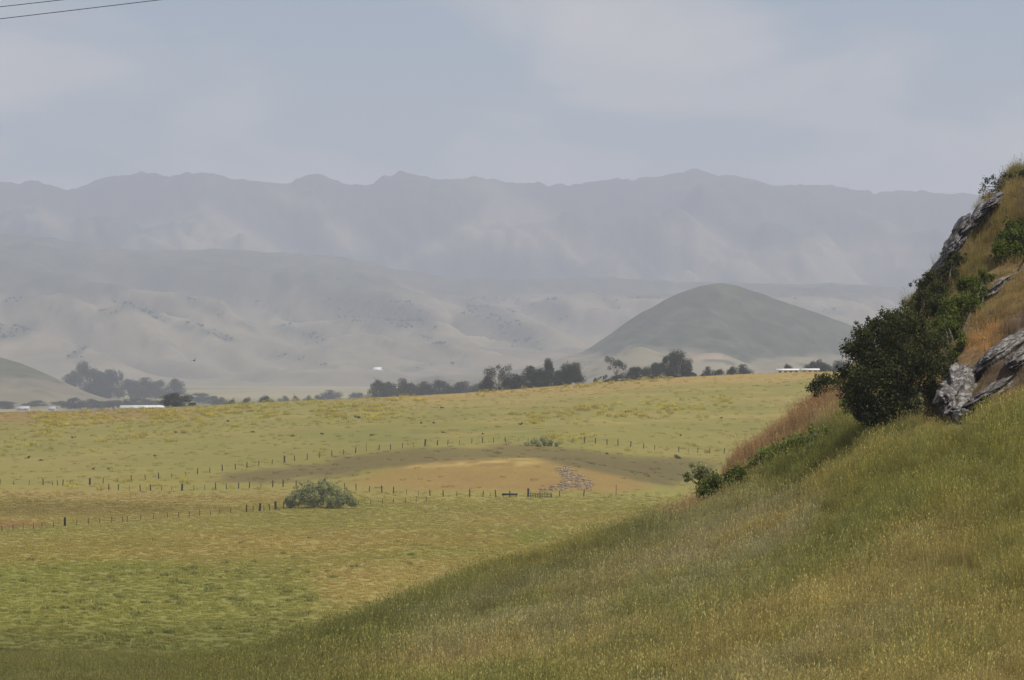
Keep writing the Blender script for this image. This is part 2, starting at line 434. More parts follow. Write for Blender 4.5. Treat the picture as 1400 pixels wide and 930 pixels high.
def field_col(u, py, d):
    x = (u - 700) / F * d
    n1 = fbm(x / 30, d / 45, 31, 3); n2 = fbm(x / 9, d / 14, 32, 3); n3 = fbm(x / 2.6, d / 5, 33, 3)
    c = np.broadcast_to(A(142, 132, 76), u.shape + (3,)).copy()
    uw = u + 22 * n2 + 8 * n3; pw = py + 4.0 * n2 + 1.5 * n3
    c = mixv(c, A(148, 134, 82), sstep(-.1, .5, n1))
    c = mixv(c, A(130, 128, 66), sstep(.05, .5, -n1))
    # the greener meadow in front, left
    g = sstep(745, 800, pw + 14 * n1) * (1 - sstep(860, 900, pw)) * (1 - sstep(330, 560, uw))
    c = mixv(c, A(126, 126, 66), .75 * g)
    c = mixv(c, A(102, 102, 52), .85 * sstep(838, 885, pw + 14 * n1) * (1 - sstep(420, 620, uw)))
    c = mixv(c, A(156, 138, 88), .7 * polymask(uw, pw, [(430, 775), (700, 755), (860, 700), (880, 715), (700, 800), (540, 830), (430, 820)], 14))
    c = mixv(c, A(152, 132, 80), .5 * polymask(uw, pw, [(-100, 735), (700, 725), (700, 752), (-100, 775)], 10))
    c = mixv(c, A(147, 137, 86), .55 * polymask(uw, pw, [(-100, 728), (280, 706), (560, 686), (960, 676), (960, 690), (560, 712), (-100, 748)], 6))
    c = mixv(c, A(150, 140, 84), .5 * polymask(uw, pw, [(560, 682), (900, 662), (985, 660), (960, 690), (700, 700)], 6))
    # dark strip beside the lower fence
    c = mixv(c, A(124, 110, 68), .6 * polymask(uw, pw, [(-200, 682), (60, 683), (250, 691), (330, 696), (200, 702), (0, 704), (-200, 706)], 5))
    c = mixv(c, A(146, 112, 78), .6 * polymask(uw, pw, [(-200, 712), (30, 713), (70, 717), (20, 722), (-200, 726)], 3))
    c = mixv(c, A(150, 128, 84), .6 * polymask(uw, pw, [(-100, 668), (200, 672), (420, 672), (420, 684), (200, 684), (-100, 680)], 5))
    # upper field
    up = 1 - sstep(640, 682, pw + 10 * n1)
    c = mixv(c, A(138, 129, 76), .8 * up)
    c = mixv(c, A(130, 126, 68), .5 * up * sstep(0, .4, n1 + .3 * n2))
    c = mixv(c, A(150, 136, 88), .5 * up * sstep(0, .4, fbm(x / 60, d / 25, 36, 3)))
    c = mixv(c, A(128, 126, 72), .7 * polymask(uw, pw, [(380, 595), (600, 580), (760, 592), (600, 598), (470, 606)], 6))
    # brown hollow behind the knoll
    c = mixv(c, A(110, 97, 66), .85 * polymask(uw, pw + 1.5 * n3, [(290, 657), (340, 645), (420, 632), (520, 620), (620, 612), (700, 609), (780, 614), (860, 622), (960, 629), (1000, 640), (960, 655), (905, 663), (850, 657), (800, 645), (745, 634), (600, 634), (520, 644), (440, 654), (350, 661)], 4))
    c = mixv(c, A(102, 91, 62), .5 * polymask(uw, pw, [(700, 632), (800, 640), (900, 662), (960, 650), (900, 630), (780, 622)], 5))
    # knoll
    kn = polymask(u + 8 * n2, py + 1.5 * n2, [(470, 662), (520, 648), (560, 636), (620, 629), (735, 626), (775, 638), (850, 652), (890, 666), (850, 673), (640, 670), (560, 668)], 4)
    kn = kn * (d < 610)
    c = mixv(c, A(148, 123, 80), kn)
    c = mixv(c, A(147, 119, 82), kn * .5 * polymask(u + 14 * n1, py + 3 * n1, [(560, 664), (620, 652), (760, 650), (760, 672), (640, 672)], 6))
    c = mixv(c, A(188, 162, 112), kn * .8 * polymask(uw, pw, [(560, 641), (600, 630), (735, 627), (760, 634), (700, 636), (620, 637)], 3) * sstep(-.35, .25, n3))
    c = mixv(c, A(144, 128, 76), kn * .4 * sstep(.0, .5, n1 + .4 * n2))
    # crest: dry, tan
    cr_y = np.interp(u, [0, 150, 350, 475, 600, 700, 800, 950, 1100, 1400], [566, 562, 551.5, 546, 540, 532, 525, 515, 509, 505])
    k = py - cr_y
    c = mixv(c, A(168, 140, 94), .75 * (1 - sstep(4, 16, k + 5 * n2)) * sstep(430, 600, u))
    c = mixv(c, A(143, 114, 74), .75 * (1 - sstep(8, 20, k + 6 * n2)) * (1 - sstep(180, 330, u)))
    c = mixv(c, A(165, 143, 98), .5 * sstep(.15, .4, fbm(x / 20, d / 8, 41, 3)) * (k < 60) * sstep(500, 650, u))
    # mustard haze of yellow
    ye = yellow(u, py, d)
    c = mixv(c, A(152, 142, 60), .6 * ye)
    c = c * np.array([1.02, 1.015, .85])
    c = c * (1 - sstep(420, 560, d)[..., None] * np.array([.09, .10, .25]))
    return np.clip(c * (1 + .06 * n3[..., None]), 0.01, 0.8)

YZ = [((60, 562), (330, 560), (330, 584), (160, 588), (40, 590)), ((300, 556), (560, 546), (590, 568), (460, 577), (330, 578)),
      ((690, 566), (800, 558), (860, 572), (720, 584)), ((820, 556), (1010, 543), (1020, 566), (860, 574)), ((750, 596), (830, 596), (830, 607), (770, 606)),
      ((860, 607), (1015, 611), (1015, 622), (870, 614)), ((150, 657), (245, 656), (245, 662), (150, 664)), ((70, 666), (115, 664), (115, 671), (70, 672)),
      ((640, 530), (900, 512), (900, 522), (640, 541)), ((0, 590), (200, 575), (300, 600), (0, 625))]
YW = [.9, .8, .9, .8, .9, 1.0, 1.0, 1.0, .5, .35]
def yellow(u, py, d):
    x = (u - 700) / F * d
    m = np.zeros(u.shape)
    for p, wt in zip(YZ, YW):
        m = np.maximum(m, wt * polymask(u + 30 * fbm(x / 14, d / 30, 52, 2), py, p, 8))
    n = fbm(x / 5, d / 9, 51, 3)
    return m * sstep(-.05, .35, n) * (d > 400)

def slope_col(u, py, d):
    x = (u - 700) / F * d
    n1 = fbm(x / 9, d / 12, 61, 3); n2 = fbm(x / 3, d / 4.5, 62, 3); n3 = fbm(x / .9, d / 1.4, 63, 3)
    uw = u + 16 * n2; pw = py + 9 * n2
    sl = (x * .55 + d * .2)                       # streaks follow the fall of the slope
    n4 = fbm((x - d * .35) / 5.5, (d + x * .5) / 16, 64, 4)
    c = np.broadcast_to(A(116, 106, 62), u.shape + (3,)).copy()
    c = mixv(c, A(108, 104, 60), .6 * sstep(.0, .40, n1))
    c = mixv(c, A(132, 115, 78), .55 * sstep(.05, .45, -n1))
    c = mixv(c, A(100, 98, 57), .5 * sstep(.08, .40, n4))
    c = mixv(c, A(126, 112, 86), .45 * sstep(.08, .40, -n4))
    c = mixv(c, A(118, 110, 88), .6 * polymask(uw, pw, [(560, 840), (760, 765), (930, 710), (1090, 680), (1160, 720), (1080, 800), (850, 880), (560, 900)], 40) * sstep(-.3, .3, n2))
    c = mixv(c, A(112, 104, 57), .6 * polymask(uw, pw, [(1080, 690), (1200, 610), (1400, 560), (1600, 520), (1600, 660), (1400, 680), (1250, 700)], 30))
    c = mixv(c, A(132, 113, 76), .45 * polymask(uw, pw, [(1180, 700), (1400, 660), (1600, 660), (1600, 720), (1300, 760)], 30) * sstep(-.2, .3, n2))
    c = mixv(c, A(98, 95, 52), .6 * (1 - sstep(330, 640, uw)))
    c = mixv(c, A(88, 86, 50), .45 * polymask(uw, pw, [(430, 885), (600, 825), (800, 755), (930, 700), (960, 725), (800, 800), (620, 860), (470, 910)], 12))
    # green hollow under the big bush, its cast shadow painted in as darker green
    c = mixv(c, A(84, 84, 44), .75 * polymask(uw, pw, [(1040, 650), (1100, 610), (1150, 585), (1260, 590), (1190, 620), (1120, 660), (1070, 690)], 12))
    # rusty weeds on the spur
    c = mixv(c, A(128, 101, 76), .9 * polymask(u + 8 * n3, py + 4 * n3, [(1155, 526), (1100, 550), (1060, 588), (1000, 628), (960, 672), (890, 712), (930, 716), (985, 690), (1040, 640), (1085, 620), (1120, 585), (1160, 560)], 8))
    # outcrop: dry orange grass and bare soil
    om = polymask(u + 8 * n3, py + 5 * n3, [(1215, 500), (1260, 430), (1292, 345), (1345, 270), (1400, 225), (2300, -60), (2300, 440), (1400, 548), (1300, 582), (1270, 590)], 8)
    c = mixv(c, A(124, 104, 70), om)
    c = mixv(c, A(96, 82, 62), om * .8 * sstep(.0, .35, n2 + .4 * n3))
    c = mixv(c, A(104, 98, 52), om * .6 * sstep(.1, .4, n4 - .3 * n2))
    c = mixv(c, A(108, 94, 56), om * .8 * polymask(uw, py, [(1290, 380), (1340, 300), (1400, 250), (1400, 300), (1350, 360), (1320, 440), (1270, 460)], 8))
    c = mixv(c, A(100, 82, 70), om * .8 * polymask(uw, py, [(1360, 460), (1400, 420), (1600, 380), (1600, 500), (1400, 530), (1340, 540)], 8))
    c = mixv(c, A(152, 120, 82), om * .8 * polymask(uw, py, [(1305, 500), (1330, 452), (1365, 440), (1370, 480), (1340, 498)], 6))
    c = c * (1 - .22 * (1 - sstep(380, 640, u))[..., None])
    return np.clip(c * (1 + .20 * n3[..., None] + .08 * n2[..., None]), 0.01, 0.8)

def sub(u0, u1, us, d0, d1, ds):
    iu = np.nonzero((US >= u0) & (US <= u1))[0][::us]
    jd = np.nonzero((DS >= d0) & (DS <= d1))[0]
    if ds > 1: jd = np.unique(np.concatenate([jd[::ds], jd[-1:]]))
    return iu, jd

def terrain(name, iu, jd, colf, mat, kind='structure'):
    u = UU[np.ix_(iu, jd)].T; d = DD[np.ix_(iu, jd)].T; z = HG[np.ix_(iu, jd)].T
    V = np.stack([(u - 700) / F * d, d, z], -1).reshape(-1, 3)
    col = colf(u, HOR - z / d * F, d).reshape(-1, 3)
    o = link(name, mesh_np(name, V, grid_faces(len(jd), len(iu)), col, True, mat))
    return tag(o, kind=kind)

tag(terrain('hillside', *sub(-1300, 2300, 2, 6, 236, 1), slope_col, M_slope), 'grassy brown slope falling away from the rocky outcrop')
tag(terrain('field', *sub(-1300, 2700, 2, 234, 2070, 1), field_col, M_field), 'wide olive green pasture rising to a low crest')

# flat valley floor, reaching past the mountains
gx = np.linspace(-6800, 6800, 100); gy = np.linspace(-900, 13600, 110)
GX, GY = np.meshgrid(gx, gy)
vz = -45.5 + 2.0 * fbm(GX / 900, GY / 900, 71, 2)
vn = fbm(GX / 500, GY / 260, 72, 4)
vc = mixv(np.broadcast_to(lin((148, 136, 98)) * .9, GX.shape + (3,)).copy(), lin((104, 108, 66)) * .9, sstep(-.1, .35, vn))
me = mesh_np('valley_floor', np.stack([GX, GY, vz], -1).reshape(-1, 3), grid_faces(110, 100), vc.reshape(-1, 3), True, M_valley)
tag(link('valley_floor', me), kind='structure')

# ------------------------------------------------------------------ far hills and mountains
WOOD = np.array([0.040, 0.052, 0.030]); PALE = np.array([0.200, 0.172, 0.108]); CHAP = np.array([0.060, 0.066, 0.036])

def range_mesh(name, skyline, dR, dF, zF, dB, u0, u1, du, nf, spur, skew, colf, fine=3.0, seed=80, power=1.0, wl=620.0, mid=0.0):
    s = np.array(skyline, float)
    u = np.arange(u0, u1 + 1, du)
    zr = (HOR - pchip(s[:, 0], s[:, 1], np.clip(u, s[0, 0], s[-1, 0]))) / F * dR
    t = np.linspace(0, 1, nf); tb = np.linspace(0, 1, 8)[1:]
    rows = []; T = []
    D = np.concatenate([[dF - 60], dF + (dR - dF) * t, dR + (dB - dR) * tb])
    TT = np.concatenate([[0], t, 1 - tb * .9])
    U, DDm = np.meshgrid(u, D); _, Tm = np.meshgrid(u, TT)
    X = (U - 700) / F * DDm
    prof = Tm ** power * (1 - .25 * Tm * (1 - Tm))
    Z = zF + (zr[None, :] - zF) * prof
    warp = 300 * fbm(X / 1300, DDm / 1300, seed + 5, 2)
    q = (X + skew * DDm + warp) / wl
    r = 1 - np.sqrt(fbm(q, DDm / 1200, seed, 3, .35) ** 2 + .012) * 2.2
    env = np.clip(Tm * (1 - Tm) * 4, 0, 1) ** .8 * (DDm <= dR)
    Z = Z + spur * env * (r - .55)
    Z = Z + mid * env * fbm((X + .5 * DDm) / (wl * .20), DDm / (wl * .7), seed + 15, 4)
    Z = Z + fine * fbm(X / 34, DDm / 60, seed + 9, 3) * np.clip(Tm * 2, 0, 1)
    Z[0] = -49.5
    PY = HOR - Z / DDm * F
    col = colf(U, PY, X, DDm, r, Tm)
    V = np.stack([X, DDm, Z], -1).reshape(-1, 3)
    o = link(name, mesh_np(name, V, grid_faces(len(D), len(u)), col.reshape(-1, 3), True, M_hills))
    tag(o, kind='structure')
    return U, DDm, Z, r, Tm, PY

SKY1 = [(-1200, 262), (-500, 240), (-200, 258), (-60, 252), (0, 250), (45, 248), (95, 257), (130, 248), (165, 239), (200, 237), (240, 240), (270, 235), (300, 240), (320, 245),
        (345, 246), (380, 250), (395, 249), (410, 242), (435, 238), (455, 245), (480, 252), (500, 252), (530, 240), (555, 235), (575, 237), (595, 243), (625, 242), (650, 241),
        (680, 247), (700, 250), (720, 249), (760, 253), (790, 251), (830, 246), (870, 243), (900, 242), (925, 236), (948, 231), (970, 237), (1000, 241), (1030, 246), (1070, 254),
        (1090, 252), (1110, 251), (1150, 256), (1190, 262), (1230, 263), (1250, 261), (1275, 264), (1300, 263), (1335, 266), (1450, 262), (1700, 250), (2100, 270), (2600, 255)]
PATCH1 = [[(195, 312), (250, 300), (285, 282), (330, 305), (388, 345), (175, 340)], [(30, 291), (75, 289), (128, 318), (100, 330), (60, 308)],
          [(622, 243), (668, 243), (715, 268), (775, 305), (830, 345), (868, 384), (820, 380), (750, 345), (600, 352), (540, 368), (590, 335), (655, 300), (680, 272), (640, 262)],
          [(435, 295), (470, 305), (505, 345), (470, 345), (440, 320)], [(890, 300), (940, 290), (1010, 330), (1090, 385), (900, 385)],
          [(1010, 350), (1120, 320), (1260, 330), (1300, 395), (1000, 392)], [(370, 262), (420, 268), (450, 285), (400, 285)]]
def col1(u, py, x, d, r, t):
    n = fbm(x / 420, d / 420, 91, 4)
    m = np.zeros(u.shape)
    for p in PATCH1:
        m = np.maximum(m, polymask(u + 26 * n, py + 12 * n, p, 13))
    m = np.maximum(m, .55 * sstep(.2, .4, n) * sstep(.35, .7, r) * (1 - sstep(.8, .97, t)))
    m = np.clip(m * .9 + .16 * fbm(x / 110, d / 160, 95, 4), 0, 1)
    return mixv(np.broadcast_to(WOOD, u.shape + (3,)).copy(), np.array([.25, .212, .14]), .68 * m)
range_mesh('mountain_range', SKY1, 9600, 7500, -46, 11600, -1250, 2650, 4, 80, 420, .25, col1, 12.0, 80, .95, 760.0, 130.0)

SKY2 = [(-1200, 300), (-400, 290), (-100, 312), (0, 319), (60, 325), (100, 331), (168, 341), (225, 343), (279, 340), (330, 342), (369, 346), (410, 347), (440, 349), (477, 354), (510, 361),
        (545, 368), (590, 376), (635, 381), (690, 382), (735, 381), (800, 378), (850, 381), (900, 384), (960, 386), (1075, 388), (1130, 388), (1169, 390), (1247, 396), (1330, 402), (1500, 398), (2000, 380), (2600, 390)]
WPOLY = [[(-400, 250), (560, 330), (900, 350), (1500, 360), (1500, 412), (1250, 410), (1100, 405), (900, 408), (800, 412), (760, 402), (690, 412), (640, 408), (560, 400), (500, 408), (420, 402), (330, 410), (260, 400), (180, 402), (120, 412), (60, 405), (0, 414), (-400, 420)],
         [(420, 396), (540, 398), (600, 438), (614, 460), (560, 452), (500, 440), (450, 430)], [(612, 400), (690, 420), (720, 450), (750, 484), (700, 470), (655, 440)],
         [(755, 408), (790, 430), (800, 452), (770, 446), (740, 424)], [(-400, 440), (0, 446), (58, 440), (66, 448), (40, 462), (0, 466), (-400, 470)]]
WLINE = [([(100, 491), (113, 476)], 7, .9), ([(130, 442), (168, 430)], 14, .55), ([(155, 408), (190, 424), (240, 446), (300, 460), (328, 473)], 8, .9), ([(262, 412), (285, 424), (314, 437)], 7, .8),
         ([(335, 445), (352, 453)], 6, .8), ([(330, 400), (380, 425), (404, 434)], 7, .7), ([(390, 452), (440, 466)], 12, .9), ([(360, 489), (455, 499)], 6, .6), ([(470, 432), (505, 447)], 8, .7),
         ([(568, 460), (604, 471)], 7, .7), ([(618, 484), (644, 491)], 5, .7), ([(700, 412), (745, 424)], 8, .7), ([(820, 408), (850, 424)], 9, .7), ([(205, 470), (250, 478)], 5, .4), ([(520, 470), (560, 480)], 6, .5), ([(60, 420), (90, 434)], 9, .6),
         ([(470, 492), (520, 500)], 5, .5), ([(540, 498), (640, 504)], 5, .6), ([(-200, 440), (-100, 480)], 12, .8), ([(1090, 418), (1150, 430)], 9, .6), ([(1200, 420), (1300, 440)], 9, .6)]
def wood2(u, py, x, d, r):
    n = fbm(x / 150, d / 330, 101, 4); n2 = fbm((x + .55 * d) / 90, d / 500, 103, 4)
    uw = u + 26 * n + 14 * n2; pw = py + 16 * n + 12 * n2
    m = np.zeros(u.shape)
    for p in WPOLY:
        m = np.maximum(m, .9 * polymask(uw, pw, p, 11))
    for pts, wd, st in WLINE:
        dist = np.full(u.shape, 1e9)
        for (ax, ay), (bx, by) in zip(pts[:-1], pts[1:]):
            ex, ey = bx - ax, by - ay
            t = np.clip(((uw - ax) * ex + (pw - ay) * ey) / (ex * ex + ey * ey), 0, 1)
            dist = np.minimum(dist, np.hypot(uw - ax - t * ex, (pw - ay - t * ey) * 1.3))
        m = np.maximum(m, st * (1 - sstep(wd * .35, wd * 1.05, dist)))
    return np.clip(m + .22 * fbm(x / 60, d / 110, 105, 3), 0, 1)
def col2(u, py, x, d, r, t):
    return mixv(np.broadcast_to(PALE * np.array([.98, .95, .92]), u.shape + (3,)).copy(), WOOD * 1.1, .9 * wood2(u, py, x, d, r))
f2 = range_mesh('foothills', SKY2, 7000, 4300, -46, 7900, -1250, 2650, 5, 120, 150, .6, col2, 6.0, 110, 1.1, 480.0, 46.0)

SKY3 = [(560, 516), (640, 512), (700, 506), (740, 499), (770, 490), (800, 478), (825, 464), (850, 446), (880, 426), (910, 409), (940, 396), (965, 389), (985, 387), (1003, 390), (1020, 395),
        (1060, 408), (1100, 422), (1140, 436), (1180, 452), (1230, 472), (1290, 490), (1360, 505), (1450, 514)]
def col3(u, py, x, d, r, t):
    n = fbm(x / 40, d / 60, 121, 4)
    edge = np.interp(u, [700, 800, 830, 880, 950, 1010, 1100, 1180, 1260], [440, 478, 482, 474, 480, 492, 486, 486, 470])
    pale = sstep(-4, 6, py + 9 * n - edge)
    c = np.broadcast_to(CHAP, u.shape + (3,)).copy()
    c = mixv(c, CHAP * 1.35, .8 * sstep(.0, .4, fbm(x / 25, d / 40, 123, 4)))
    c = mixv(c, CHAP * .7, .7 * sstep(.05, .4, fbm(x / 14, d / 30, 124, 4)))
    return mixv(c, PALE * .9, np.clip(pale, 0, 1))
range_mesh('round_hill', SKY3, 3700, 3150, -44, 4200, 560, 1450, 3, 80, 12, .3, col3, 2.2, 130, 1.0, 90.0, 7.0)

SKY4 = [(760, 514), (810, 500), (845, 484), (875, 474), (900, 481), (925, 489), (945, 485), (965, 483), (985, 484), (1005, 491), (1030, 499), (1055, 494), (1085, 488), (1120, 493), (1150, 500), (1220, 496), (1300, 512)]
def col4(u, py, x, d, r, t):
    n = fbm(x / 30, d / 40, 141, 4)
    c = np.broadcast_to(PALE, u.shape + (3,)).copy()
    c = mixv(c, np.array([.33, .23, .155]), .7 * polymask(u + 6 * n, py + 3 * n, [(935, 486), (985, 484), (990, 492), (945, 496)], 3))
    return mixv(c, CHAP * 1.3, .8 * sstep(.28, .45, n))
range_mesh('low_grass_hills', SKY4, 3000, 2750, -45, 3250, 750, 1310, 4, 30, 3, .2, col4, .8, 150, .8, 80.0)

SKY5 = [(-900, 470), (-500, 440), (-200, 455), (-60, 472), (0, 488), (30, 497), (60, 510), (100, 528), (130, 540), (160, 550), (200, 562)]
def col5(u, py, x, d, r, t):
    n = fbm(x / 35, d / 50, 161, 4)
    c = np.broadcast_to(PALE * .85, u.shape + (3,)).copy()
    return mixv(c, CHAP * 1.05, np.clip(sstep(-10, 8, 522 - u * .06 - py + 12 * n) * .8 + .35 * sstep(.1, .4, fbm(x / 12, d / 25, 163, 3)), 0, 1))
range_mesh('left_hill', SKY5, 2750, 2380, -46, 3150, -900, 200, 4, 40, 3, .3, col5, 1.2, 170, .9, 90.0)

# ------------------------------------------------------------------ foliage builders
def tube(path, radii, sides=7):
    path = np.asarray(path, float); n = len(path)
    V = []; Fc = []
    for i in range(n):
        t = path[min(i + 1, n - 1)] - path[max(i - 1, 0)]; t /= np.linalg.norm(t) + 1e-9
        a = np.cross(t, [0, 0, 1.0] if abs(t[2]) < .9 else [1.0, 0, 0]); a /= np.linalg.norm(a); b = np.cross(t, a)
        for k in range(sides):
            th = 2 * math.pi * k / sides
            V.append(path[i] + radii[i] * (math.cos(th) * a + math.sin(th) * b))
    for i in range(n - 1):
        for k in range(sides):
            k2 = (k + 1) % sides
            Fc.append((i * sides + k, i * sides + k2, (i + 1) * sides + k2, (i + 1) * sides + k))
    return np.array(V), np.array(Fc)

def join(parts):
    V = []; Fc = []; o = 0
    for v, f in parts:
        V.append(v); Fc.append(f + o); o += len(v)
    return np.concatenate(V), np.concatenate(Fc)

def leaves(r, centers, radii, n, size, shell=.55, aspect=.5, up=.25):
    """n leaf quads spread through ellipsoid clumps; returns V, F, tint"""
    centers = np.asarray(centers, float); radii = np.asarray(radii, float)
    if radii.ndim == 1: radii = np.repeat(radii[:, None], 3, 1)
    vol = (radii.prod(1)) ** (2 / 3); pick = r.choice(len(centers), n, p=vol / vol.sum())
    dirs = r.normal(size=(n, 3)); dirs /= np.linalg.norm(dirs, axis=1)[:, None]
    rad = shell + (1 - shell) * r.random(n) ** .7
    rad = np.where(r.random(n) < .25, r.random(n) ** .5, rad) * (1 + .18 * r.normal(size=n))
    p = centers[pick] + dirs * radii[pick] * rad[:, None]
    nrm = dirs * .8 + r.normal(size=(n, 3)) * .75; nrm[:, 2] += up
    nrm /= np.linalg.norm(nrm, axis=1)[:, None]
    a = np.cross(nrm, r.normal(size=(n, 3))); a /= np.linalg.norm(a, axis=1)[:, None]
    b = np.cross(nrm, a)
    s = size * (.6 + .8 * r.random(n))[:, None]
    V = np.stack([p - a * s, p - b * s * aspect, p + a * s, p + b * s * aspect], 1).reshape(-1, 3)
    Fc = np.arange(4 * n).reshape(n, 4)
    tint = np.clip(r.random(n) * .5 + .5 * r.random(len(centers))[pick] ** 1.3, 0, 1)
    return V, Fc, np.repeat(tint, 4)

def leaf_mesh(name, V, Fc, tint, mat):
    me = mesh_np(name, V, Fc, None, False, mat)
    a = me.attributes.new('tint', 'FLOAT', 'POINT'); a.data.foreach_set('value', tint.astype(np.float32))
    return me

def crown_shape(r, kind):
    """unit tree: height 1, width about 1; returns clump centres, radii, limb tips, trunk fork"""
    cs, rs = [], []
    if kind == 'oak':
        for k in range(26):
            th = r.random() * 6.283; q = r.random() ** .5
            h = .34 + .50 * r.random()
            R = .42 * math.sqrt(max(.05, 1 - ((h - .45) / .55) ** 2))
            cs.append((q * R * math.cos(th), q * R * math.sin(th), h)); rs.append(.105 + .09 * r.random())
    elif kind == 'euc':
        for k in range(20):
            h = .35 + .58 * r.random(); th = r.random() * 6.283
            R = .38 * (1 - .5 * abs(h - .6) / .5) * (.35 + .65 * r.random())
            cs.append((R * math.cos(th), R * math.sin(th), h)); rs.append(.10 + .09 * r.random())
    elif kind == 'open':
        for k in range(13):
            h = .55 + .40 * r.random() if k > 2 else .2 + .15 * r.random(); th = r.random() * 6.283
            R = .40 * (.3 + .7 * r.random())
            cs.append((R * math.cos(th), R * math.sin(th), h)); rs.append(.075 + .075 * r.random())
    elif kind == 'dome':
        for k in range(34):
            th = r.random() * 6.283; q = r.random() ** .5; h = .10 + .74 * r.random()
            R = .46 * math.sqrt(max(.04, 1 - (max(0, h - .25) / .70) ** 2))
            cs.append((q * R * math.cos(th), q * R * math.sin(th), h)); rs.append(.105 + .08 * r.random())
    elif kind == 'cone':
        for k in range(22):
            h = .12 + .8 * r.random(); th = r.random() * 6.283
            R = .40 * (1 - h) ** .8 * (.3 + .7 * r.random()) + .02
            cs.append((R * math.cos(th), R * math.sin(th), h)); rs.append(.08 + .10 * (1 - h))
    return np.array(cs), np.array(rs)

def make_tree_meshes(seed, kind, n, leaf, mat, bark, shell=.5):
    r = np.random.default_rng(seed)
    cs, rs = crown_shape(r, kind)
    V, Fc, t = leaves(r, cs, rs, n, leaf, shell)
    crown = leaf_mesh(kind + '_crown', V, Fc, t, mat)
    parts = []
    fork = {'oak': .26, 'euc': .34, 'open': .40, 'dome': .10, 'cone': .6}[kind]
    tr = {'oak': .045, 'euc': .030, 'open': .022, 'dome': .03, 'cone': .03}[kind]
    bend = r.normal(size=2) * .03
    path = [(0, 0, -.03), (bend[0] * .4, bend[1] * .4, fork * .5), (bend[0], bend[1], fork)]
    parts.append(tube(path, [tr * 1.25, tr, tr * .8]))
    for k in r.permutation(len(cs))[:11]:
        a = np.array(path[-1]) * np.array([1, 1, .75 + .25 * r.random()]); b = cs[k]
        mid = a * .45 + b * .55 + np.array([0, 0, .03]) + r.normal(size=3) * .02
        parts.append(tube([a, mid, b], [tr * .55, tr * .32, tr * .12], 5))
    v, f = join(parts)
    trunk = mesh_np(kind + '_trunk', v, f, None, True, bark)
    return crown, trunk

L_dark = leaf_mat('dark_oak_leaves', (0.022, 0.030, 0.014), (0.060, 0.075, 0.034))
L_euc = leaf_mat('grey_green_leaves', (0.028, 0.036, 0.022), (0.075, 0.085, 0.052))
L_willow = leaf_mat('willow_leaves', (0.22, 0.235, 0.09), (0.50, 0.485, 0.21), 0.5)
L_bush = leaf_mat('coyote_brush_leaves', (0.020, 0.028, 0.009), (0.150, 0.155, 0.045), 0.35)
L_lush = leaf_mat('lush_green_leaves', (0.040, 0.065, 0.012), (0.220, 0.250, 0.045), 0.4)
L_forb = leaf_mat('bright_forb_leaves', (0.11, 0.15, 0.03), (0.36, 0.40, 0.10), 0.45)
L_sage = leaf_mat('sage_leaves', (0.20, 0.21, 0.09), (0.46, 0.45, 0.20), 0.45)

TREES = {}
for k, (kind, n, lf) in {'oak': ('oak', 6500, .022), 'euc': ('euc', 5200, .021), 'open': ('open', 2300, .019), 'dome': ('dome', 7000, .022), 'cone': ('cone', 5000, .021)}.items():
    TREES[k] = [make_tree_meshes(200 + i * 7 + ord(k[0]), kind, n, lf,
                L_euc if kind in ('euc', 'open') else L_dark, M_palebark if kind in ('euc', 'open') else M_bark) for i in range(3)]

ORD = 'first second third fourth fifth sixth seventh eighth ninth tenth eleventh twelfth thirteenth fourteenth fifteenth sixteenth seventeenth eighteenth'.split()
tcount = 0
def tree(name, u, ytop, wpx, d, kind, label, cat='tree', group=None, zbase=None, var=None, sub_=.4):
    global tcount
    zb = (float(hz(u, d)) if d < 2050 else -45.0) if zbase is None else zbase
    zt = (HOR - ytop) / F * d
    h = zt - zb; wd = wpx * (1.12 if d < 1200 else 1.35) / F * d
    root = link(name, None, None, ((u - 700) / F * d, d, zb))
    cr, tk = TREES[kind][(tcount if var is None else var) % 3]
    rz = random.random() * 6.28; tcount += 1
    root.rotation_euler = (0, 0, rz)
    sx = wd / .98
    root.scale = (sx, sx, h / .97)
    link('trunk', tk, root); link('crown', cr, root)
    tag(root, label, cat, group)
    return root

# trees just behind the crest of the field
G1 = 'dark trees behind the middle of the crest'
L1 = 'dark leafy tree in the clump behind the middle of the field crest'
tree('eucalyptus_tree', 682, 499, 46, 1080, 'open', 'spreading open-crowned eucalyptus at the hazy end of the dark clump', var=0)
tree('eucalyptus_tree', 668, 512, 26, 1090, 'dome', L1, group=G1)
for u, y, w_, k in [(700, 511, 30, 'dome'), (714, 512, 30, 'dome'), (728, 499, 28, 'dome'), (741, 503, 26, 'dome'), (750, 494, 24, 'euc'), (758, 506, 26, 'dome'), (770, 503, 26, 'dome'), (690, 514, 24, 'dome')]:
    tree('eucalyptus_tree' if k == 'euc' else 'oak_tree', u, y, w_, 1060 + 40 * random.random(), k, L1, group=G1)
tree('oak_tree', 781, 495, 34, 1050, 'oak', 'broad rounded dark tree closing the clump, with sky showing under its crown', var=1)
tree('eucalyptus_tree', 843, 487, 34, 1020, 'open', 'slender see-through eucalyptus with a drooping crown on the crest', var=1)
tree('low_shrub', 840, 512, 28, 1015, 'dome', 'round dark shrub at the foot of the slender see-through eucalyptus', 'shrub')
tree('low_shrub', 824, 512, 13, 1015, 'open', 'thin small sapling beside the slender see-through eucalyptus', 'shrub')
tree('low_shrub', 814, 516, 6, 1015, 'dome', 'tiny upright shrub standing alone on the crest', 'shrub')
tree('oak_tree', 860, 509, 11, 1030, 'euc', 'narrow small tree next to a wide round-topped tree on the crest')
tree('oak_tree', 874, 501, 30, 1040, 'oak', 'wide round-topped dark tree between the narrow small tree and the pointed one', var=0)
